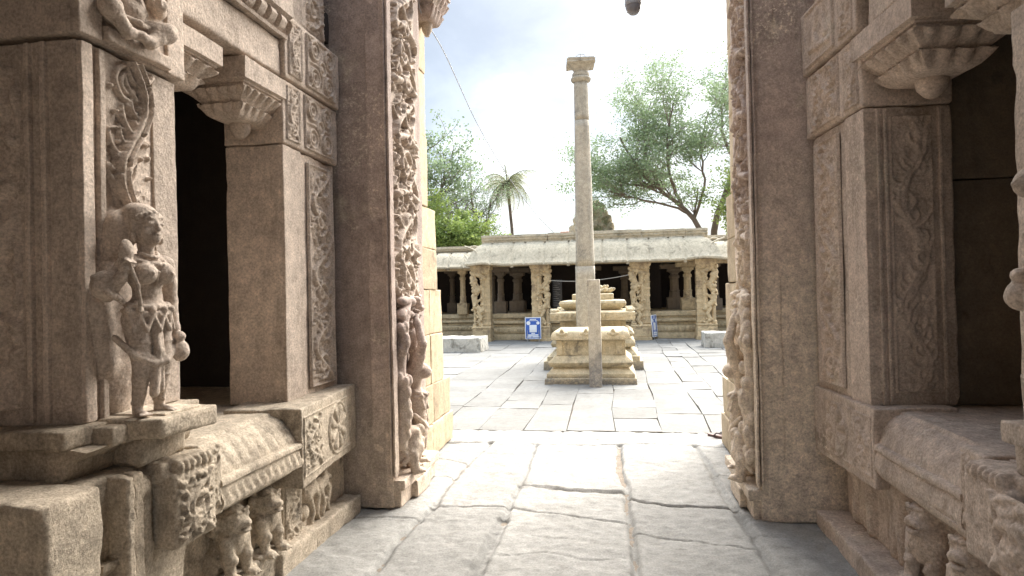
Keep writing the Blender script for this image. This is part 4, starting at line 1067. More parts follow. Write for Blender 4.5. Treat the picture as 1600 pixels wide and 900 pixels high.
def outer_wall(s, label, rs):
    T = thing('gateway_wall', label, 'wall', (s * 1.4, 6, 0)); base = 1.76 if s < 0 else 1.0; X = lambda a: s * a
    b = MB()
    for z0, z1, yend, dx in ((0, .30, 6.55, -.02), (.304, .66, 6.50, -.01), (.664, 1.13, 6.28, .0), (1.134, 1.56, 6.28, .004), (1.564, 1.95, 6.12, .0), (1.954, 2.34, 6.12, .004), (2.344, 3.0, 5.86, 0), (3.004, 3.6, 5.86, .004), (3.604, 4.3, 5.86, 0), (4.304, 5.3, 5.86, .004)):
        ys = [5.27, 5.27 + (yend - 5.27) * rs.uniform(.42, .6), yend]
        for a, c in zip(ys[:-1], ys[1:]): rblock(b, X(base + dx + rs.uniform(-.004, .004)), X(base + 2.5), a + .004, c, z0, z1, .012, .005, .06)
    b.build('ashlar', M_OUT, T)
    if s < 0:
        b = MB(); bracket(b, -1.66, 5.62, .17, .22, 3.98, 4.42, .03, .09); rblock(b, -1.50, -1.8, 5.40, 5.84, 4.40, 4.9, .012, .004, .05); b.build('hanging_capital', M_JAMB, T, sharp=60)


outer_wall(-1, 'sandy yellow ashlar wall beyond the dark jamb, lit by the courtyard', rsL)
outer_wall(1, 'sandy yellow ashlar wall glimpsed beyond the reddish jamb', rsR)


# ================================================================== COURTYARD: stone post, altars, lamp column
def courtyard_stones():
    rs = np.random.default_rng(5)
    b = MB(); rblock(b, -.475, -.275, 10.2, 10.36, -.05, 1.70, .014, .006, .04)
    o = b.build('stone_post', M_COLUMN, origin=(-.375, 10.28, 0)); tag(o, 'squared grey stone post standing upright right in front of the stepped altar', 'post', kind='thing')
    # nearer altar
    T = thing('stone_altar', 'lower moulded stone altar with small arched crests on its cap, directly behind the post', 'altar', (-.47, 11.2, 0))
    cx, cy, hx, hy = -.47, 11.25, .565, .55
    b = MB(); tier(b, cx, cy, hx, hy, [(.175, -.03), (.185, .0), (.18, .085), (.165, .10)], .035, .0035); b.build('foot_course', M_ALTAR, T, sharp=35)
    b = MB(); tier(b, cx, cy, hx, hy, [(.15, .10), (.155, .115), (.15, .165), (.14, .175), (.10, .215), (.06, .25)], .035, .0035); b.build('base_course', M_ALTAR, T, sharp=35)
    b = MB(); tier(b, cx, cy, hx, hy, [(.05, .25), (.05, .262), (.09, .275), (.125, .32), (.13, .345), (.115, .365), (.05, .42), (.03, .44), (.02, .455)], .035, .0035); b.build('torus_course', M_ALTAR, T, sharp=40)
    b = MB(); tier(b, cx, cy, hx, hy, [(-.01, .455), (-.01, .71)], .05, .005)
    for x in (cx - hx + .05, cx + hx - .10, cx + .14): rblock(b, x - .05, x + .05, cy - hy - .012, cy - hy + .05, .46, .705, .008, .004, .04)
    for y in (cy - hy + .07, cy + hy - .07): rblock(b, cx + hx - .05, cx + hx + .012, y - .05, y + .05, .46, .705, .008, .004, .04)
    b.build('die', M_ALTAR, T, sharp=40)
    b = MB(); tier(b, cx, cy, hx, hy, [(.0, .705), (.06, .715), (.08, .72), (.085, .775), (.075, .80), (.06, .84), (.02, .865), (.0, .872)], .035, .0035); cp = b.build('cap_course', M_ALTAR, T, sharp=40)
    for x in (cx - .46, cx - .06, cx + .38):
        S = Sculpt(.011, .014); S.cap((-.07, 0, 0), (.07, 0, 0), .035, k=.01); S.cap((0, 0, .0), (0, 0, .06), .05, .03, .02); S.ell((0, -.03, .02), (.03, .02, .03), k=.005, cut=True)
        S.mesh(m := MB(), Matrix.Translation((x, cy - hy - .055, .82)), rough=.002); m.build('arched_crest', M_ALTAR, cp, sharp=0)
    # farther, wider altar with a lotus on top
    T = thing('stone_altar', 'taller wide stepped altar behind the column, crowned with a lotus', 'altar', (-.5, 13.4, 0))
    cx, cy, hx, hy = -.50, 13.4, .70, .72
    b = MB(); tier(b, cx, cy, hx, hy, [(.25, -.03), (.26, .0), (.25, .17)], .04, .004); tier(b, cx, cy, hx, hy, [(.19, .172), (.19, .26), (.15, .27), (.08, .36), (.02, .40)], .04, .004); b.build('base_course', M_ALTAR, T, sharp=35)
    b = MB(); tier(b, cx, cy, hx, hy, [(.0, .40), (.01, .42), (.10, .44), (.12, .50), (.09, .56), (.02, .60), (.0, .62), (.06, .64), (.10, .69), (.05, .74), (-.02, .78)], .04, .004); b.build('torus_course', M_ALTAR, T, sharp=35)
    b = MB(); tier(b, cx, cy, hx, hy, [(-.07, .78), (-.07, .95)], .06, .005)
    for x in np.linspace(-.6, .6, 6): rblock(b, cx + x - .05, cx + x + .05, cy - hy + .055, cy - hy + .1, .79, .945, .008, .004, .05)
    b.build('die', M_ALTAR, T, sharp=40)
    b = MB(); tier(b, cx, cy, hx, hy, [(.0, .945), (.125, .955), (.13, 1.0), (.13, 1.10), (.11, 1.12), (.0, 1.14)], .035, .0035)
    for q in range(40):
        x = rs.uniform(-.8, .8); rblock(b, cx + x - .02, cx + x + .02, cy - hy - .145, cy - hy - .12, 1.0 + rs.uniform(0, .05), 1.04 + rs.uniform(0, .05), .008, .004, .03)
    cp = b.build('cap_course', M_ALTAR, T, sharp=40)
    for sx in (-1, 0, 1):
        for sy in (-1, 1):
            S = Sculpt(.014, .014); S.ell((0, 0, 0), (.09, .07, .05)); S.ell((-.06, 0, .02), .035); S.ell((.06, 0, .02), .035); S.mesh(m := MB(), Matrix.Translation((cx + sx * .74, cy + sy * .76, 1.14)), rough=.004); m.build('corner_crest', M_ALTAR, cp, sharp=0)
    b = MB(); tier(b, cx, cy, .5, .5, [(.02, 1.14), (.06, 1.17), (.14, 1.21), (.16, 1.25), (.165, 1.29), (.14, 1.33), (.02, 1.345)], .03, .005, mod=lambda V: V + np.stack([np.zeros(len(V)), np.zeros(len(V)), np.where((V[:, 2] > 1.19) & (V[:, 2] < 1.27), .018 * np.abs(np.sin(V[:, 0] * 40)), 0)], 1)); b.build('petal_course', M_ALTAR, T, sharp=40)
    b = MB(); tier(b, cx, cy, .36, .36, [(.04, 1.34), (.05, 1.36), (.05, 1.46), (.03, 1.475)], .035, .0035); b.build('upper_slab', M_ALTAR, T, sharp=40)
    S = Sculpt(.014, .02); S.ell((0, 0, .06), (.26, .26, .06))
    for q in range(12):
        a = q / 12 * 6.283; S.cap((.2 * math.cos(a), .2 * math.sin(a), .05), (.33 * math.cos(a), .33 * math.sin(a), .10), .055, .03, .01)
        a += .26; S.cap((.12 * math.cos(a), .12 * math.sin(a), .09), (.2 * math.cos(a), .2 * math.sin(a), .16), .05, .03, .01)
    S.ell((0, 0, .13), (.12, .12, .06)); S.mesh(m := MB(), Matrix.Translation((cx + .1, cy, 1.465)), rough=.004); m.build('lotus', M_ALTAR, T, sharp=0)
    # tall octagonal column
    T = thing('stone_column', 'very tall slender octagonal stone column with a flared capital, rising between the two altars', 'column', (-.60, 12.28, 0)); cx, cy = -.60, 12.28
    def sq(b, h0, h1, z0, z1, ch0, ch1, n=14):
        """square shaft with chamfered corners, tapering"""
        V = []; ks = np.linspace(0, 1, n)
        for t in ks:
            h = h0 + (h1 - h0) * t; c = ch0 + (ch1 - ch0) * t; z = z0 + (z1 - z0) * t
            V.append([(cx - h + c, cy - h, z), (cx + h - c, cy - h, z), (cx + h, cy - h + c, z), (cx + h, cy + h - c, z), (cx + h - c, cy + h, z), (cx - h + c, cy + h, z), (cx - h, cy + h - c, z), (cx - h, cy - h + c, z)])
        V = np.array(V).transpose(1, 0, 2).reshape(-1, 3); V = wobble(V, .006, 2.5, 3); I = np.arange(8 * n).reshape(8, n)
        b.add(V, grid_faces(8, n, True), N=[I[:, -1].tolist(), I[::-1, 0].tolist()])
    b = MB(); sq(b, .19, .175, -.05, 2.0, .012, .03, 12); b.build('lower_shaft', M_COLUMN, T, smooth=False)
    b = MB(); sq(b, .172, .14, 2.0, 4.78, .06, .07, 20); b.build('middle_shaft', M_COLUMN, T, smooth=False)
    b = MB(); sq(b, .138, .128, 4.787, 5.52, .066, .066, 8); b.build('upper_shaft', M_COLUMN, T, smooth=False)
    b = MB(); lathe(b, cx, cy, [(.10, 5.50), (.13, 5.515), (.18, 5.54), (.195, 5.575), (.18, 5.61), (.155, 5.625), (.165, 5.63), (.165, 5.68), (.15, 5.70), (.13, 5.72)], 24, amp=.003); b.build('neck_ring', M_COLUMN, T, sharp=40)
    n = 64; a = np.arange(n) / n * 2 * np.pi + .12; V = []
    pr = [(.12, 5.69, 0), (.135, 5.73, .0), (.15, 5.77, .1), (.18, 5.815, .3), (.21, 5.842, .7), (.25, 5.862, 1), (.265, 5.868, .8), (.255, 5.876, .1), (.26, 5.88, 0), (.265, 5.905, 0), (.24, 5.91, 0), (.24, 5.93, 0)]
    for r, z, w in pr:
        m = np.maximum(np.abs(np.cos(a - .12)), np.abs(np.sin(a - .12))); k = np.clip((z - 5.77) / .10, 0, 1)
        rad = r / (m ** k); V.append(np.stack([cx + rad * np.cos(a), cy + rad * np.sin(a), z - w * .025 * np.abs(np.sin(a * 4)) - .05 * k * ((1 / m) - 1) * w], 1))
    V = np.stack(V, 1).reshape(-1, 3); I = np.arange(n * len(pr)).reshape(n, len(pr)); b = MB(); b.add(wobble(V, .004, 5, 4), grid_faces(n, len(pr), True), N=[I[:, -1].tolist()]); b.build('capital', M_COLUMN, T, sharp=40)
    b = MB(); t = np.linspace(0, 2 * np.pi, 20); tube(b, np.stack([cx + .01 + .085 * np.cos(t), cy + .03 * np.sin(t), 6.03 + .045 * np.sin(t)], 1), .007, 5); tube(b, [(cx + .01, cy, 5.95), (cx + .01, cy, 6.075)], .007, 5); b.build('iron_ring', M_METAL, T)


courtyard_stones()


# ================================================================== PILLARED HALL ACROSS THE COURTYARD
def hall_pillar(x, y, label, seed, mirror, top=2.46):
    """composite pillar: square shaft with a rearing beast and rider, slim colonette, carved block foot"""
    T = thing('hall_pillar', label, 'stone pillar', (x, y, 0), 'carved front pillars of the hall'); rs = np.random.default_rng(seed); mx = -1 if mirror else 1
    b = MB(); rblock(b, x - .16 + mx * .12, x + .16 + mx * .12, y - .12, y + .24, .0, top, .014, .008, .06)
    for z in np.arange(.3, top - .2, .21): rblock(b, x - .175 + mx * .12, x + .175 + mx * .12, y - .135, y + .1, z, z + rs.uniform(.03, .10), .012, .006, .06)
    b.build('shaft', M_PILL, T)
    b = MB(); rblock(b, x - .33, x + .31, y - .26, y + .26, -.02, .10, .015, .008, .05); rblock(b, x - .30, x + .29, y - .23, y + .23, .10, .42, .02, .01, .05); rblock(b, x - .32, x + .30, y - .25, y + .25, .42, .48, .015, .008, .05); b.build('base', M_PILL, T)
    S = Sculpt(.017, .02)
    u = lambda a: -mx * a
    # rearing beast bent like a bracket, with gaps between it and the shaft
    S.path([(u(-.02), -.12, .95), (u(.20), -.14, 1.15), (u(.24), -.14, 1.45), (u(.10), -.14, 1.66), (u(.22), -.15, 1.86), (u(.27), -.14, 2.05)], .085, .10)
    S.path([(u(.02), -.12, 1.35), (u(.14), -.15, 1.28), (u(.22), -.15, 1.10)], .04); S.path([(u(.0), -.12, 1.75), (u(.16), -.15, 1.72)], .04)
    S.ell((u(.22), -.2, 1.62), (.09, .08, .08)); S.ell((u(.27), -.22, 1.72), .045); S.ell((u(.22), -.18, 1.96), (.11, .09, .09)); S.cap((u(.26), -.2, 1.92), (u(.33), -.22, 1.88), .05, .035)
    S.path([(u(-.1), -.12, 2.05), (u(.1), -.14, 2.15), (u(.3), -.1, 2.22)], .08); S.path([(u(-.05), -.1, 1.0), (u(-.05), -.12, 2.1)], .06)
    for q in range(46): S.ell((u(rs.uniform(-.12, .31)), -.17 + rs.uniform(-.07, .03), rs.uniform(.5, 2.25)), rs.uniform(.02, .045), k=.012)
    for q in range(16): S.ell((u(rs.uniform(-.05, .3)), -.2, rs.uniform(.5, 2.2)), rs.uniform(.025, .045), k=.01, cut=True)
    S.path([(u(.0), -.15, .48), (u(.1), -.17, .62), (u(.02), -.15, .78), (u(.12), -.16, .95)], .06, .05)
    S.mesh(m := MB(), Matrix.Translation((x, y, 0)), rough=.004); m.build('beast_carving', M_PILL, T, sharp=0)
    b = MB(); xc = x - mx * .22; lathe(b, xc, y - .1, [(.09, .48), (.09, .55), (.055, .58), (.06, .75), (.05, .80), (.06, .84), (.05, 1.02), (.08, 1.05), (.09, 1.1), (.05, 1.13)], 14, amp=.003); b.build('colonette', M_PILL, T, sharp=40)
    b = MB(); tier(b, x, y, .27, .20, [(-.06, top - .30), (.0, top - .24), (.0, top - .20), (.05, top - .14), (.05, top - .02), (.03, top)], .06, .008); b.build('capital', M_PILL, T, sharp=40)
    return T


def plain_pillar(x, y, z0, top, mat, label, group, w=.17):
    T = thing('hall_pillar', label, 'stone pillar', (x, y, z0), group)
    b = MB(); rblock(b, x - w - .05, x + w + .05, y - w - .05, y + w + .05, z0, z0 + .40, .015, .008, .08); b.build('base', mat, T)
    b = MB(); lathe(b, x, y, [(w * 1.05, z0 + .40), (w * .85, z0 + .46), (w * .8, z0 + .62), (w * .9, z0 + .64), (w * .72, z0 + .68), (w * .68, top - .50), (w * .85, top - .47), (w * .85, top - .40), (w * .6, top - .36), (w * .75, top - .30), (w * 1.2, top - .24)], 8, math.pi / 8, .004); b.build('shaft', mat, T, sharp=30)
    b = MB(); rblock(b, x - w * 1.1, x + w * 1.1, y - w * 1.1, y + w * 1.1, top - .26, top - .16, .01, .006, .08); rblock(b, x - w * 2.2, x + w * 2.2, y - w, y + w, top - .16, top, .03, .008, .08); b.build('capital', mat, T)


def hall():
    rs = np.random.default_rng(31)
    T = thing('pillared_hall', 'low stone hall across the courtyard with curved eaves, flat parapet and dark interior', 'temple hall', (-.8, 23, 0))
    # plinth: stacked mouldings
    def plinth(x0, x1, yf, name, ztop=.86):
        k = ztop / .86; b = MB()
        for pr in ([(-.30, 0), (.06, 0), (.07, .02), (.06, .19), (-.30, .195)], [(-.30, .20), (.03, .2), (.04, .21), (.06, .25), (.05, .38), (.03, .41), (-.3, .415)], [(-.30, .42), (-.03, .42), (-.03, .50), (-.3, .51)], [(-.30, .51), (.03, .515), (.07, .54), (.07, .58), (.03, .625), (-.3, .63)], [(-.30, .63), (-.02, .63), (-.02, .70), (-.3, .705)], [(-.3, .71), (.05, .71), (.06, .73), (.055, .85), (.03, .86), (-.3, .86)]):
            x = x0
            while x < x1:
                xe = min(x1, x + rs.uniform(.9, 1.9)); extrude(b, [(a + rs.uniform(-.006, .006), z * k) for a, z in pr], lambda a, z, t: (t, yf - a, z), x, xe - .012, .09, .005); x = xe
        for q in range(int((x1 - x0) * 9)):
            x = x0 + (q + .5) / 9; rblock(b, x - .035, x + .035, yf - .085, yf - .02, .26 * k, .36 * k, .02, .01, .04)
        rblock(b, x0, x1, yf + .28, yf + 5.5, 0, ztop - .005, .01, .004, .4)
        b.build(name, M_COURT, T, sharp=40)
    plinth(-4.05, 2.55, 20.78, 'plinth'); plinth(-12, -4.07, 23.0, 'wing_plinth', .80); plinth(2.57, 9, 23.0, 'wing_plinth')
    # curved eaves: profile carried round the porch, corners mitred and flared
    def eave(cx, hx, yf, yb, z0, z1, name, flare=.0):
        cy, hy = (yf + yb) / 2, (yb - yf) / 2; H = z1 - z0
        pr = [(-.02, z1), (.04, z1 - .04 * H), (.16, z1 - .14 * H), (.28, z1 - .32 * H), (.38, z1 - .56 * H), (.46, z1 - .80 * H), (.52, z1 - .96 * H), (.55, z0), (.545, z0 - .05), (.50, z0 - .075), (.40, z0 - .03), (.20, z0 + .02), (-.1, z0 + .05)]
        b = MB()
        def md(V):
            V = V.copy(); u = V[:, 0]; ed = np.abs(np.abs(u - cx) - hx)
            groove = np.zeros(len(V))
            for x in joints: groove += np.exp(-((u - x) / .026) ** 2)
            on = (V[:, 1] < yf + .1)
            V[:, 2] -= .06 * groove * on * (V[:, 2] > z0 - .02); V[:, 2] += flare * np.clip(1 - ed / .7, 0, 1) * on * np.clip((z1 - V[:, 2]) / H, 0, 1)
            return V
        joints = np.arange(cx - hx + .2, cx + hx, .62) + rs.uniform(-.16, .16, len(np.arange(cx - hx + .2, cx + hx, .62)))
        tier(b, cx, cy, hx, hy, pr, .02, .007, mod=md, cap=False)
        for x in joints[1::3]: rblock(b, x - .05, x + .05, yf - .5, yf - .44, z0 - .13, z0 - .06, .03, .01, .03)
        return b.build(name, M_ROOF, T, sharp=40)
    ev = eave(-.82, 3.42, 20.36, 26.5, 2.47, 3.17, 'eave', .06)
    for sx, xx in ((-1, -4.40), (1, 2.78)):
        S = Sculpt(.02, .02); t = np.linspace(0, 1, 14)
        S.path([(.34 * (1 - q) * math.cos(3.6 * q) * sx, -.30 * q - .08, -.55 * q + .1 * math.sin(3 * q)) for q in t], .03, .022); S.path([(.05 * sx + .16 * math.cos(a) * sx, -.02 - .14 * (1 - math.sin(a)) * .6, -.10 + .10 * math.sin(a)) for a in np.linspace(0, 5, 14)], .024)
        S.mesh(m := MB(), Matrix.Translation((xx + .1 * sx, 20.28, 3.08))); m.build('corner_scroll', M_ROOF, ev, sharp=0)
    eave(-8.5, 3.9, 22.6, 27, 2.52, 3.05, 'wing_eave'); eave(7.0, 4.2, 22.4, 27, 2.56, 3.14, 'wing_eave')
    # parapet courses on the roof edge
    def parapet(x0, x1, y, z, h, name):
        b = MB(); x = x0
        while x < x1:
            xe = min(x1, x + rs.uniform(1.2, 2.4)); dz = rs.uniform(-.02, .02)
            extrude(b, [(-.3, z), (.02, z), (.02, z + .25 * h), (.05, z + .3 * h), (.07, z + .45 * h), (.05, z + .55 * h), (.05, z + .62 * h), (.09, z + .68 * h), (.09, z + h + dz), (-.3, z + h + dz)], lambda a, zz, t: (t, y - a, zz), x, xe - .012, .08, .008); x = xe
        b.build(name, M_ROOF, T, sharp=40)
    parapet(-4.33, 2.78, 20.42, 3.165, .26, 'parapet'); parapet(-12, -4.40, 22.75, 3.04, .22, 'wing_parapet'); parapet(2.85, 9, 22.6, 3.13, .22, 'wing_parapet')
    b = MB(); rblock(b, -4.35, 2.8, 20.5, 27, 2.56, 3.2, .02, .01, .4); rblock(b, -12, -4.4, 22.9, 27.5, 2.55, 3.05, .02, .01, .4); rblock(b, 2.85, 9, 22.7, 27.5, 2.6, 3.15, .02, .01, .4); b.build('roof', M_ROOF, T)
    b = MB()
    for x0, x1, y in ((-4.2, 2.65, 20.55), (-12, -4.4, 23.0), (2.8, 9, 22.9)):
        rblock(b, x0, x1, y - .17, y + .17, 2.40, 2.555, .015, .006, .15)
    b.build('lintel', M_PILL, T)
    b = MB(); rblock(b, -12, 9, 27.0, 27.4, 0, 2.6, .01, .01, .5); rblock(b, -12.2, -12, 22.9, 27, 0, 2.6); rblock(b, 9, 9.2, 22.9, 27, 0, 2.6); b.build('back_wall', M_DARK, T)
    # inner shrine wall, near-black colour standing for the shade of the recess
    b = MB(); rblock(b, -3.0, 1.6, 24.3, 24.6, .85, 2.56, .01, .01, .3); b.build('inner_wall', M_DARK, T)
    hall_pillar(-4.33, 20.32, 'carved yellow hall pillar at the left end of the eaves, above the low limewashed wall', 1, False)
    hall_pillar(-2.42, 20.32, 'carved yellow hall pillar just behind the blue notice board', 2, True)
    hall_pillar(.70, 20.32, 'carved yellow hall pillar right of the altars, rope tied to it', 3, False)
    hall_pillar(2.66, 20.32, 'carved yellow hall pillar nearest the right jamb, over the small limewashed block', 4, True)
    g = 'plain pillars inside the hall'
    for (x, y, w, lab) in ((-3.95, 21.6, .15, 'slim round-necked pillar standing inside the hall close behind the left end pillar'), (-3.55, 22.8, .22, 'broad dark pillar deep in the left bay of the hall'), (-2.9, 24.0, .2, 'dim pillar at the back of the left bay beside the black opening'),
                           (2.25, 21.5, .17, 'pale pillar inside the hall close beside the right end pillar'), (1.95, 22.9, .22, 'broad brown pillar deep in the right bay of the hall'), (-.9, 22.6, .16, 'dim pillar inside the hall behind the tall column'), (.25, 23.4, .18, 'dim pillar inside the hall just right of the altar lotus')):
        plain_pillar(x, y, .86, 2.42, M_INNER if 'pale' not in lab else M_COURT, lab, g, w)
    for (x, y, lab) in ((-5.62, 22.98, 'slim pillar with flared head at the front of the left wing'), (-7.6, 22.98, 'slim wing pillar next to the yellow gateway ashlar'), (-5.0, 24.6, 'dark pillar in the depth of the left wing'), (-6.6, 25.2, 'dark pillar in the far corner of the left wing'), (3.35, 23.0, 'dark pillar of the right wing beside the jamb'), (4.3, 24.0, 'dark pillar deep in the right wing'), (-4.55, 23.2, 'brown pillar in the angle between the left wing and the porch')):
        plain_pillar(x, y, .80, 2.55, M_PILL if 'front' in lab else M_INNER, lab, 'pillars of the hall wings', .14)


hall()


# ================================================================== THINGS STANDING ABOUT
def small_things():
    rs = np.random.default_rng(41)
    b = MB(); rblock(b, -5.2, -3.56, 16.35, 17.35, -.03, .375, .03, .02, .05); tag(b.build('low_wall', M_WHITE, origin=(-4.3, 16.8, 0)), 'low limewashed rubble wall with a flat top in front of the left hall pillar', 'low wall', kind='thing')
    b = MB(); rblock(b, 2.2, 3.4, 17.15, 17.95, -.03, .39, .03, .02, .05); tag(b.build('low_wall', M_WHITE, origin=(2.8, 17.5, 0)), 'small limewashed rubble block on the paving by the right jamb', 'low wall', kind='thing')

    def notice(loc, rz, label, w=.48, h=.66):
        T = thing('notice_board', label, 'notice board', loc); T.rotation_euler.z = rz
        def part(name, mat, parent, boxes, r=.003):
            b = MB()
            for q in boxes: rblock(b, *q, r, 0, 1)
            V0 = np.array(loc)
            b.V = [v + V0 for v in b.V]
            return b.build(name, mat, parent)
        z0 = .09
        bd = part('board', M_BLUE, T, [(-w / 2, w / 2, -.01, .01, z0, z0 + h)])
        part('border', M_WHITEP, T, [(-w / 2 - .012, -w / 2 + .010, -.016, .012, z0 - .012, z0 + h + .012), (w / 2 - .010, w / 2 + .012, -.016, .012, z0 - .012, z0 + h + .012), (-w / 2 + .01, w / 2 - .01, -.0155, .0115, z0 - .012, z0 + .008), (-w / 2 + .01, w / 2 - .01, -.0155, .0115, z0 + h - .016, z0 + h + .012)])
        part('blank_square', M_WHITEP, bd, [(-.115, .115, -.015, 0, z0 + .20, z0 + .43)])
        part('text_line', M_WHITEP, bd, [(-.10, .10, -.0145, 0, z0 + .59, z0 + .615), (-.13, .15, -.0145, 0, z0 + .555, z0 + .572), (-.06, .06, -.0145, 0, z0 + .15, z0 + .18), (-.16, .16, -.0145, 0, z0 + .09, z0 + .135), (-.20, -.05, -.0145, 0, z0 + .035, z0 + .075), (-.03, .20, -.0145, 0, z0 + .035, z0 + .075)])
        for x, r in ((-.145, .062), (.155, .05)):
            b = MB(); t = np.arange(24) / 24 * 2 * np.pi
            for y in (-.016, 0): b.add(np.stack([x + r * np.cos(t), np.full(24, y), z0 + .49 + r * np.sin(t)], 1))
            b.add(np.zeros((0, 3)), None); b.N = [list(range(24))]; b.Q = [np.array([(k, k + 24, (k + 1) % 24 + 24, (k + 1) % 24) for k in range(24)])]
            b.V = [v + np.array(loc) for v in b.V]; b.build('round_emblem', M_WHITEP, bd)
        lg = MB()
        for x in (-.17, .17): tube(lg, [(x, .02, z0 + .5), (x * 1.1, -.03, -0.0)], .012, 6)
        for x in (-.17, .17): tube(lg, [(x, .02, z0 + .5), (x, .26, .0)], .012, 6)
        lg.V = [v + np.array(loc) for v in lg.V]; lg.build('stand', M_METAL, T)
        T.rotation_euler.x = math.radians(-4)
    notice((-2.64, 19.9, 0), .06, 'blue notice board with white border standing by the carved hall pillar')
    notice((1.13, 20.42, 0), math.radians(70), 'blue notice board seen almost edge-on behind the pillar right of the altars', .5, .66)
    T = thing('information_board', 'tall black board with pale lines of writing inside the hall beside the second pillar', 'information board', (-1.98, 21.0, .86))
    b = MB(); rblock(b, -2.12, -1.80, 21.0, 21.03, 1.0, 1.95, .004, 0, 1); bb = b.build('board', M_BLACK, T)
    b = MB()
    for k in range(14): rblock(b, -2.09, -1.86 - .05 * (k % 3), 20.996, 21.0, 1.08 + k * .06, 1.09 + k * .06, .001, 0, 1)
    b.build('text_line', M_METAL, bb)
    b = MB()
    for x in (-2.1, -1.82): rblock(b, x - .012, x + .012, 21.005, 21.03, .86, 1.0, .002, 0, 1)
    b.build('leg', M_METAL, T)
    b = MB(); t = np.linspace(0, 1, 24); tube(b, np.stack([-2.2 + 2.65 * t, np.full(24, 20.12), 1.92 + .12 * t - .22 * 4 * t * (1 - t) * .5], 1), .011, 5)
    tag(b.build('barrier_rope', M_ROPE, origin=(-.9, 20.1, 1.8)), 'pale rope slung between two hall pillars behind the column', 'rope', kind='thing')
    # electric cable from the gate to the hall roof
    P = [(-1.55, 5.25, 4.25), (-1.67, 5.32, 4.01), (-1.68, 6.18, 4.0), (-1.69, 6.88, 3.86), (-1.71, 7.74, 3.70), (-1.74, 9.1, 3.57), (-1.77, 10.64, 3.47), (-1.8, 12.34, 3.41), (-1.86, 15.32, 3.36), (-1.92, 18.2, 3.40), (-1.98, 20.6, 3.46)]
    P = np.array(P); tt = np.linspace(0, len(P) - 1, 70); Q = np.stack([np.interp(tt, np.arange(len(P)), P[:, k]) for k in range(3)], 1)
    for _ in range(6): Q[1:-1] = (Q[:-2] + Q[1:-1] * 2 + Q[2:]) / 4
    b = MB(); tube(b, Q, np.interp(Q[:, 1], [5, 21], [.0042, .009]), 6); tag(b.build('electric_cable', M_CABLE, origin=(-1.6, 5.3, 4)), 'pale electric cable hanging from the gateway to the hall roof across the sky', 'cable', kind='thing')
    # hanging lamp
    T = thing('hanging_lamp', 'grey round-bottomed lamp hanging at the top of the doorway', 'lamp', (.175, 5.2, 3.7)); x, y = .178, 5.2
    b = MB(); lathe(b, x, y, [(.002, 3.715), (.03, 3.72), (.052, 3.74), (.062, 3.77), (.062, 3.79)], 24); b.build('lamp_globe', M_LAMP, T)
    b = MB(); lathe(b, x, y, [(.066, 3.785), (.068, 3.80), (.066, 3.84), (.05, 3.87), (.03, 3.90), (.018, 3.96)], 24); b.build('lamp_cap', M_METAL, T)
    b = MB(); tube(b, [(x, y, 3.95), (x, y, 5.31)], .009, 6); b.build('hanging_rod', M_METAL, T)
    # sandal left by the jamb
    T = thing('sandal', 'dark flip-flop left lying on the paving by the foot of the right wall', 'sandal', (.98, 6.76, .01)); a = math.atan2(-.17, .17)
    L = [(-.13, .0), (-.11, .036), (-.04, .044), (.03, .038), (.09, .048), (.125, .03), (.135, 0), (.12, -.035), (.07, -.048), (.0, -.036), (-.07, -.04), (-.12, -.026)]
    c, s_ = math.cos(a), math.sin(a); W2 = [(.98 + u * c - v * s_, 6.76 + u * s_ + v * c) for u, v in L]; n = len(W2)
    b = MB(); b.add([(*p, .004) for p in W2] + [(*p, .026) for p in W2], [(k, (k + 1) % n, n + (k + 1) % n, n + k) for k in range(n)], N=[list(range(n, 2 * n)), list(range(n))[::-1]]); b.build('sole', M_SOLE, T, sharp=30)
    b = MB()
    for sg in (1, -1):
        pts = [(.075, 0, .024), (.05, .02 * sg, .05), (.0, .04 * sg, .05), (-.03, .042 * sg, .02)]; tube(b, [(.98 + u * c - v * s_, 6.76 + u * s_ + v * c, z) for u, v, z in pts], .007, 5)
    b.build('strap', M_STRAP, T)


small_things()


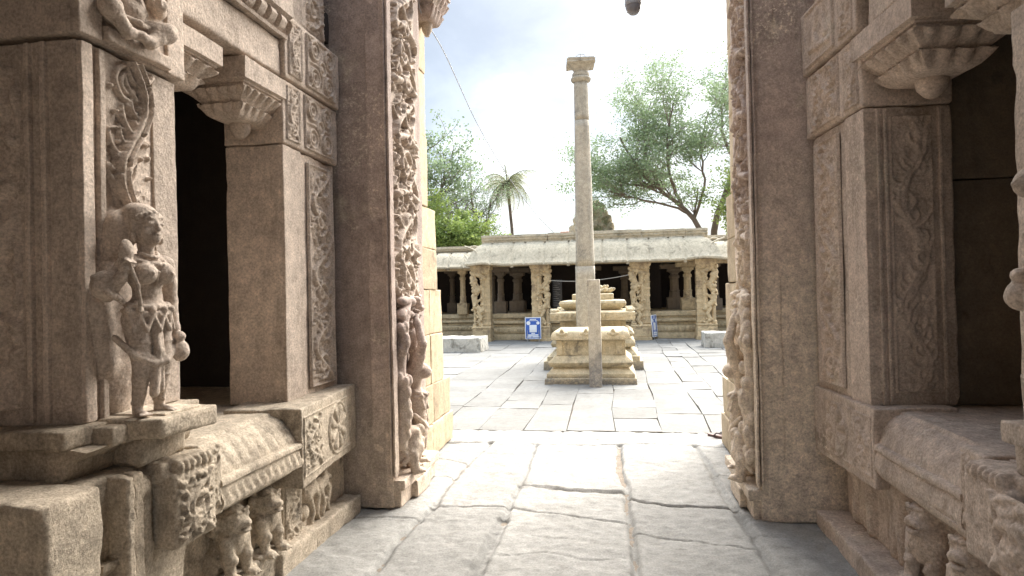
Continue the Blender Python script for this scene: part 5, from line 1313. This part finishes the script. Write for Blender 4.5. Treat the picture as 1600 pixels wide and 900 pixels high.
# ================================================================== TOWER, TREES
def tower():
    rs = np.random.default_rng(51)
    T = thing('shrine_tower', 'weathered stepped stone tower with moss above the hall roof, half hidden by the column', 'tower', (-1.2, 36, 0)); cx, cy = -1.15, 36.0
    S = Sculpt(.06, .08)
    for z, r in ((4.6, 1.0), (5.0, .92), (5.4, .8), (5.75, .62), (6.05, .42), (6.25, .22)):
        S.box((0, 0, z), (r, r, .16), .06); S.box((0, 0, z + .24), (r - .1, r - .1, .16), .08)
        m = max(3, int(r * 6))
        for q in range(m):
            a = (q / (m - 1) - .5) * 2 * r * .95
            for sx, sy in ((a, -r), (-r, a), (r, a)): S.ell((sx, sy, z + .10), (.12, .12, rs.uniform(.14, .24)), k=.04)
    for q in range(60): S.ell((rs.uniform(-1, 1), -rs.uniform(.2, 1), rs.uniform(4.8, 7)), rs.uniform(.05, .12), k=.05, cut=True)
    S.mesh(m := MB(), Matrix.Translation((cx, cy, 0)), rough=.05); m.build('tiered_spire', M_TOWER, T, sharp=0)
    b = MB(); rblock(b, cx - 1.4, cx + 1.4, cy - 1.4, cy + 1.4, 0, 4.8, .03, .03, .4); b.build('tower_base', M_TOWER, T)
    S = Sculpt(.03, .05); S.ell((0, 0, .35), (.2, .14, .3)); S.ell((0, 0, .75), .14); S.ell((-.2, 0, .3), (.12, .1, .25)); S.box((0, 0, .05), (.35, .2, .1), .03); S.cap((0, 0, .8), (0, 0, 1.0), .09, .04)
    S.mesh(m := MB(), Matrix.Translation((-1.72, 28, 3.9)), rough=.03); o = m.build('roof_figure', M_TOWER, origin=(-1.72, 28, 3.9)); tag(o, 'small weathered seated figure on the hall roof left of the column', 'statue', kind='thing')
    b = MB(); rblock(b, -1.98, -1.5, 27.7, 28.3, 3.1, 3.95, .02, .02, .1); tag(b.build('roof_pedestal', M_TOWER, origin=(-1.7, 28, 3.1)), 'stone pedestal on the hall roof under the weathered figure', 'pedestal', kind='thing')
    b = MB(); rblock(b, -2.22, -1.90, 26.0, 26.3, 3.1, 4.0, .015, .01, .1); rblock(b, -2.25, -1.87, 25.97, 26.33, 3.92, 3.97, .01, .005, .1); tag(b.build('roof_block', M_BRICK, origin=(-2, 26, 3.1)), 'small faded red block on the hall roof left of the column', 'roof block', kind='thing')


tower()


def tree(name, label, loc, seed, limbs, mat, leaf=.16, per=16, spread=.55, levels=3, flat=1.0, trunk_r=.22, cat='tree', group=None, tint=(.0, 1.0)):
    """limbs: list of poly-lines (local) with start radius; each sprouts finer branches that carry sprays of leaves"""
    T = thing(name, label, cat, loc, group); rs = np.random.default_rng(seed); b = MB(); tips = []
    O = np.array(loc, float)
    def grow(p, d, L, r, lev):
        n = 5; pts = [p]; dd = d / np.linalg.norm(d)
        for k in range(n):
            dd = dd + rs.normal(0, .16, 3) + np.array([0, 0, .05]); dd /= np.linalg.norm(dd); pts.append(pts[-1] + dd * L / n)
        tube(b, np.array(pts) + O, np.linspace(r, r * .5, n + 1), 5 if lev > 1 else 4)
        if lev <= 1: tips.append((pts[3], .8)); tips.append((pts[-1], 1.0))
        if lev == 2: tips.append((pts[-1], .9))
        if lev > 0:
            for q in range(rs.integers(3, 5)):
                k = rs.integers(1, n + 1); v = dd * .7 + rs.normal(0, .62, 3) * np.array([1, 1, .75 * flat]); grow(np.array(pts[k]), v, L * rs.uniform(.55, .75), r * .45, lev - 1)
    for pts, r0, r1, sub in limbs:
        pts = np.array(pts, float); t = np.linspace(0, len(pts) - 1, 14); P = np.stack([np.interp(t, np.arange(len(pts)), pts[:, k]) for k in range(3)], 1)
        P[1:-1] = (P[:-2] + 2 * P[1:-1] + P[2:]) / 4; P[1:-1] += rs.normal(0, .03, P[1:-1].shape)
        tube(b, P + O, np.linspace(r0, r1, 14), 8)
        for q in range(sub):
            k = int(rs.uniform(.35, 1) * 13); d = (P[min(k + 1, 13)] - P[max(k - 1, 0)]); d = d / np.linalg.norm(d) * .8 + rs.normal(0, .65, 3) * np.array([1, 1, .8 * flat])
            grow(P[k], d, rs.uniform(1.0, 1.7) * spread * 2.2, np.interp(k, [0, 13], [r0, r1]) * .5, levels - 1)
    b.build('trunk', M_BARK, T, sharp=0)
    Vs, tn = [], []
    for p, s in tips:
        m = int(per * rs.uniform(.5, 1.4)); base = rs.uniform(.15, .85)
        c = p + rs.normal(0, spread * .42, (m, 3)) * np.array([1, 1, .55 * flat])
        a = rs.normal(0, 1, (m, 3)); a[:, 2] *= .6; a /= np.linalg.norm(a, axis=1, keepdims=True); w = np.cross(a, rs.normal(0, 1, (m, 3))); w /= np.linalg.norm(w, axis=1, keepdims=True)
        l = leaf * rs.uniform(.6, 1.3, (m, 1))
        Vs.append(np.stack([c, c + a * l * .5 + w * l * .3, c + a * l, c + a * l * .5 - w * l * .3], 1).reshape(-1, 3)); tn.append(np.repeat(np.clip(base + rs.normal(0, .2, m), 0, 1), 4))
    V = np.concatenate(Vs) + O; mb = MB(); mb.add(V, np.arange(len(V)).reshape(-1, 4), tone=np.concatenate(tn)); mb.build('crown', mat, T, smooth=False)
    return T


def trees():
    tree('spreading_tree', 'large spreading tree with open feathery crown right of the column', (4.4, 34, 0), 61,
         [([(0, 0, 0), (0.1, 0, 3.2), (-.2, 0, 4.8), (-1.0, .2, 5.9), (-2.2, .3, 6.9), (-3.4, .2, 8.2), (-4.1, 0, 9.6)], .19, .045, 16), ([(-1.0, .2, 5.9), (-1.6, -.4, 7.2), (-1.8, -.8, 9.0), (-1.4, -.8, 11.0)], .10, .035, 14),
          ([(-.6, .1, 5.4), (-2.0, -.5, 6.0), (-3.6, -.6, 6.3), (-4.7, -.6, 6.7)], .07, .03, 14), ([(-2.2, .3, 6.9), (-3.6, .5, 7.2), (-4.9, .4, 7.6)], .075, .03, 14), ([(-1.9, .3, 6.5), (-2.6, .8, 8.2), (-2.9, 1.2, 10.2), (-2.4, 1, 11.6)], .08, .03, 13), ([(-.4, .1, 5.2), (.1, -.6, 6.8), (-.2, -.9, 8.6), (.3, -.9, 10.4)], .075, .03, 12)],
         M_LEAFR, .12, 15, .62, 3, .6)
    tree('spreading_tree', 'second spreading tree with slanting trunk, partly hidden by the right jamb', (5.3, 36, 0), 62,
         [([(0, 0, 0), (-.2, 0, 4.6), (.4, 0, 6.4), (1.2, 0, 8.2), (1.5, 0, 10.5), (1.3, 0, 13.0)], .22, .05, 16), ([(.4, 0, 6.4), (1.6, .2, 7.6), (2.8, .3, 9.4)], .11, .04, 9), ([(1.2, 0, 8.2), (.4, -.4, 9.8), (.5, -.5, 12.2)], .1, .04, 10)], M_LEAFR, .12, 10, .5, 3, .6)
    tree('bushy_tree', 'pale green bushy tree low behind the right end of the hall roof', (7.2, 33, 0), 66, [([(0, 0, 0), (0, 0, 3.5), (.2, 0, 6.0)], .15, .05, 18), ([(0, 0, 3), (-.8, 0, 4.4), (-1.2, 0, 5.6)], .09, .04, 10)], M_LEAFB, .15, 40, .6, 2)
    tree('tall_tree', 'tall dense dark green tree just above the left wing, beside the yellow ashlar', (-10.3, 31, 0), 63, [([(0, 0, 0), (.2, 0, 4), (.1, 0, 7), (0, 0, 9.6)], .22, .06, 26), ([(.1, 0, 4), (1.3, 0, 5.6), (1.9, 0, 7.4)], .12, .05, 16), ([(.1, 0, 5), (-1.3, 0, 6.6), (-1.6, 0, 8.8)], .12, .05, 14)], M_LEAFD, .16, 24, .6, 2)
    tree('thin_tree', 'thin grey-leaved tree with airy twigs left of the palm', (-7.55, 33, 0), 64, [([(0, 0, 0), (.1, 0, 3.6), (.2, 0, 5.5), (.0, 0, 7.4)], .13, .04, 14), ([(.1, 0, 3.6), (.8, 0, 5.0), (1.05, 0, 6.5)], .08, .03, 8), ([(.1, 0, 4.2), (-.6, 0, 5.4), (-.9, 0, 7.0)], .08, .03, 9)], M_LEAFD, .10, 5, .4, 3)
    tree('leafy_bush', 'bright yellow-green leafy bush showing over the left wing roof', (-7.6, 28.5, 0), 65, [([(0, 0, 0), (0, 0, 2.6), (.1, 0, 4.2)], .12, .05, 24), ([(0, 0, 2.6), (.5, 0, 3.5), (.7, 0, 4.0)], .08, .04, 14), ([(0, 0, 2.6), (-.7, 0, 3.6), (-.9, 0, 4.2)], .08, .04, 14)], M_LEAFB, .14, 50, .42, 2, cat='bush')
    # coconut palm
    rs = np.random.default_rng(71)
    top = np.array([-6.0, 35.5, 7.75]); T = thing('coconut_palm', 'coconut palm with drooping fronds and slim trunk in the gap left of the column', 'palm', (-5.75, 35.5, 0))
    b = MB(); tube(b, [(-5.75, 35.5, 0), (-5.72, 35.5, 3), (-5.78, 35.5, 5.2), (-5.92, 35.5, 6.9), top], [.15, .11, .09, .085, .11], 8); b.build('trunk', M_BARK, T, sharp=0)
    for q in range(26):
        az = q / 26 * 6.283 * 3 + rs.uniform(-.3, .3); el = [1.1, .7, .35, .0, -.3][q % 5] + rs.uniform(-.15, .15); L = rs.uniform(1.8, 2.25)
        d = np.array([math.cos(az), math.sin(az)]); n = 14; P = []; p = top.copy(); e = el
        for k in range(n): P.append(p.copy()); e -= .115 + .02 * (q % 3); p = p + np.array([d[0] * math.cos(e), d[1] * math.cos(e), math.sin(e)]) * L / n
        P = np.array(P); b = MB(); tube(b, P, np.linspace(.035, .008, n), 4)
        Vs = []; sd = np.array([-d[1], d[0], 0])
        for k in range(1, n):
            for h in (0, .5):
                c = P[k - 1] * (1 - h) + P[k] * h; l = .52 * math.sin(math.pi * min(1, (k + h) / n * .85 + .15)) + .08; tg = (P[k] - P[k - 1]) / np.linalg.norm(P[k] - P[k - 1])
                for sg in (1, -1):
                    tip = c + sd * sg * l * .55 + tg * l * .45 - np.array([0, 0, l * rs.uniform(.5, .9)]); w = tg * .018
                    Vs.append([c - w, c + w, tip + w * .3, tip - w * .3])
        V = np.array(Vs).reshape(-1, 3); b.add(V, np.arange(len(V)).reshape(-1, 4), tone=rs.uniform(.1, .9)); b.build('frond', M_PALM, T, smooth=False)


trees()
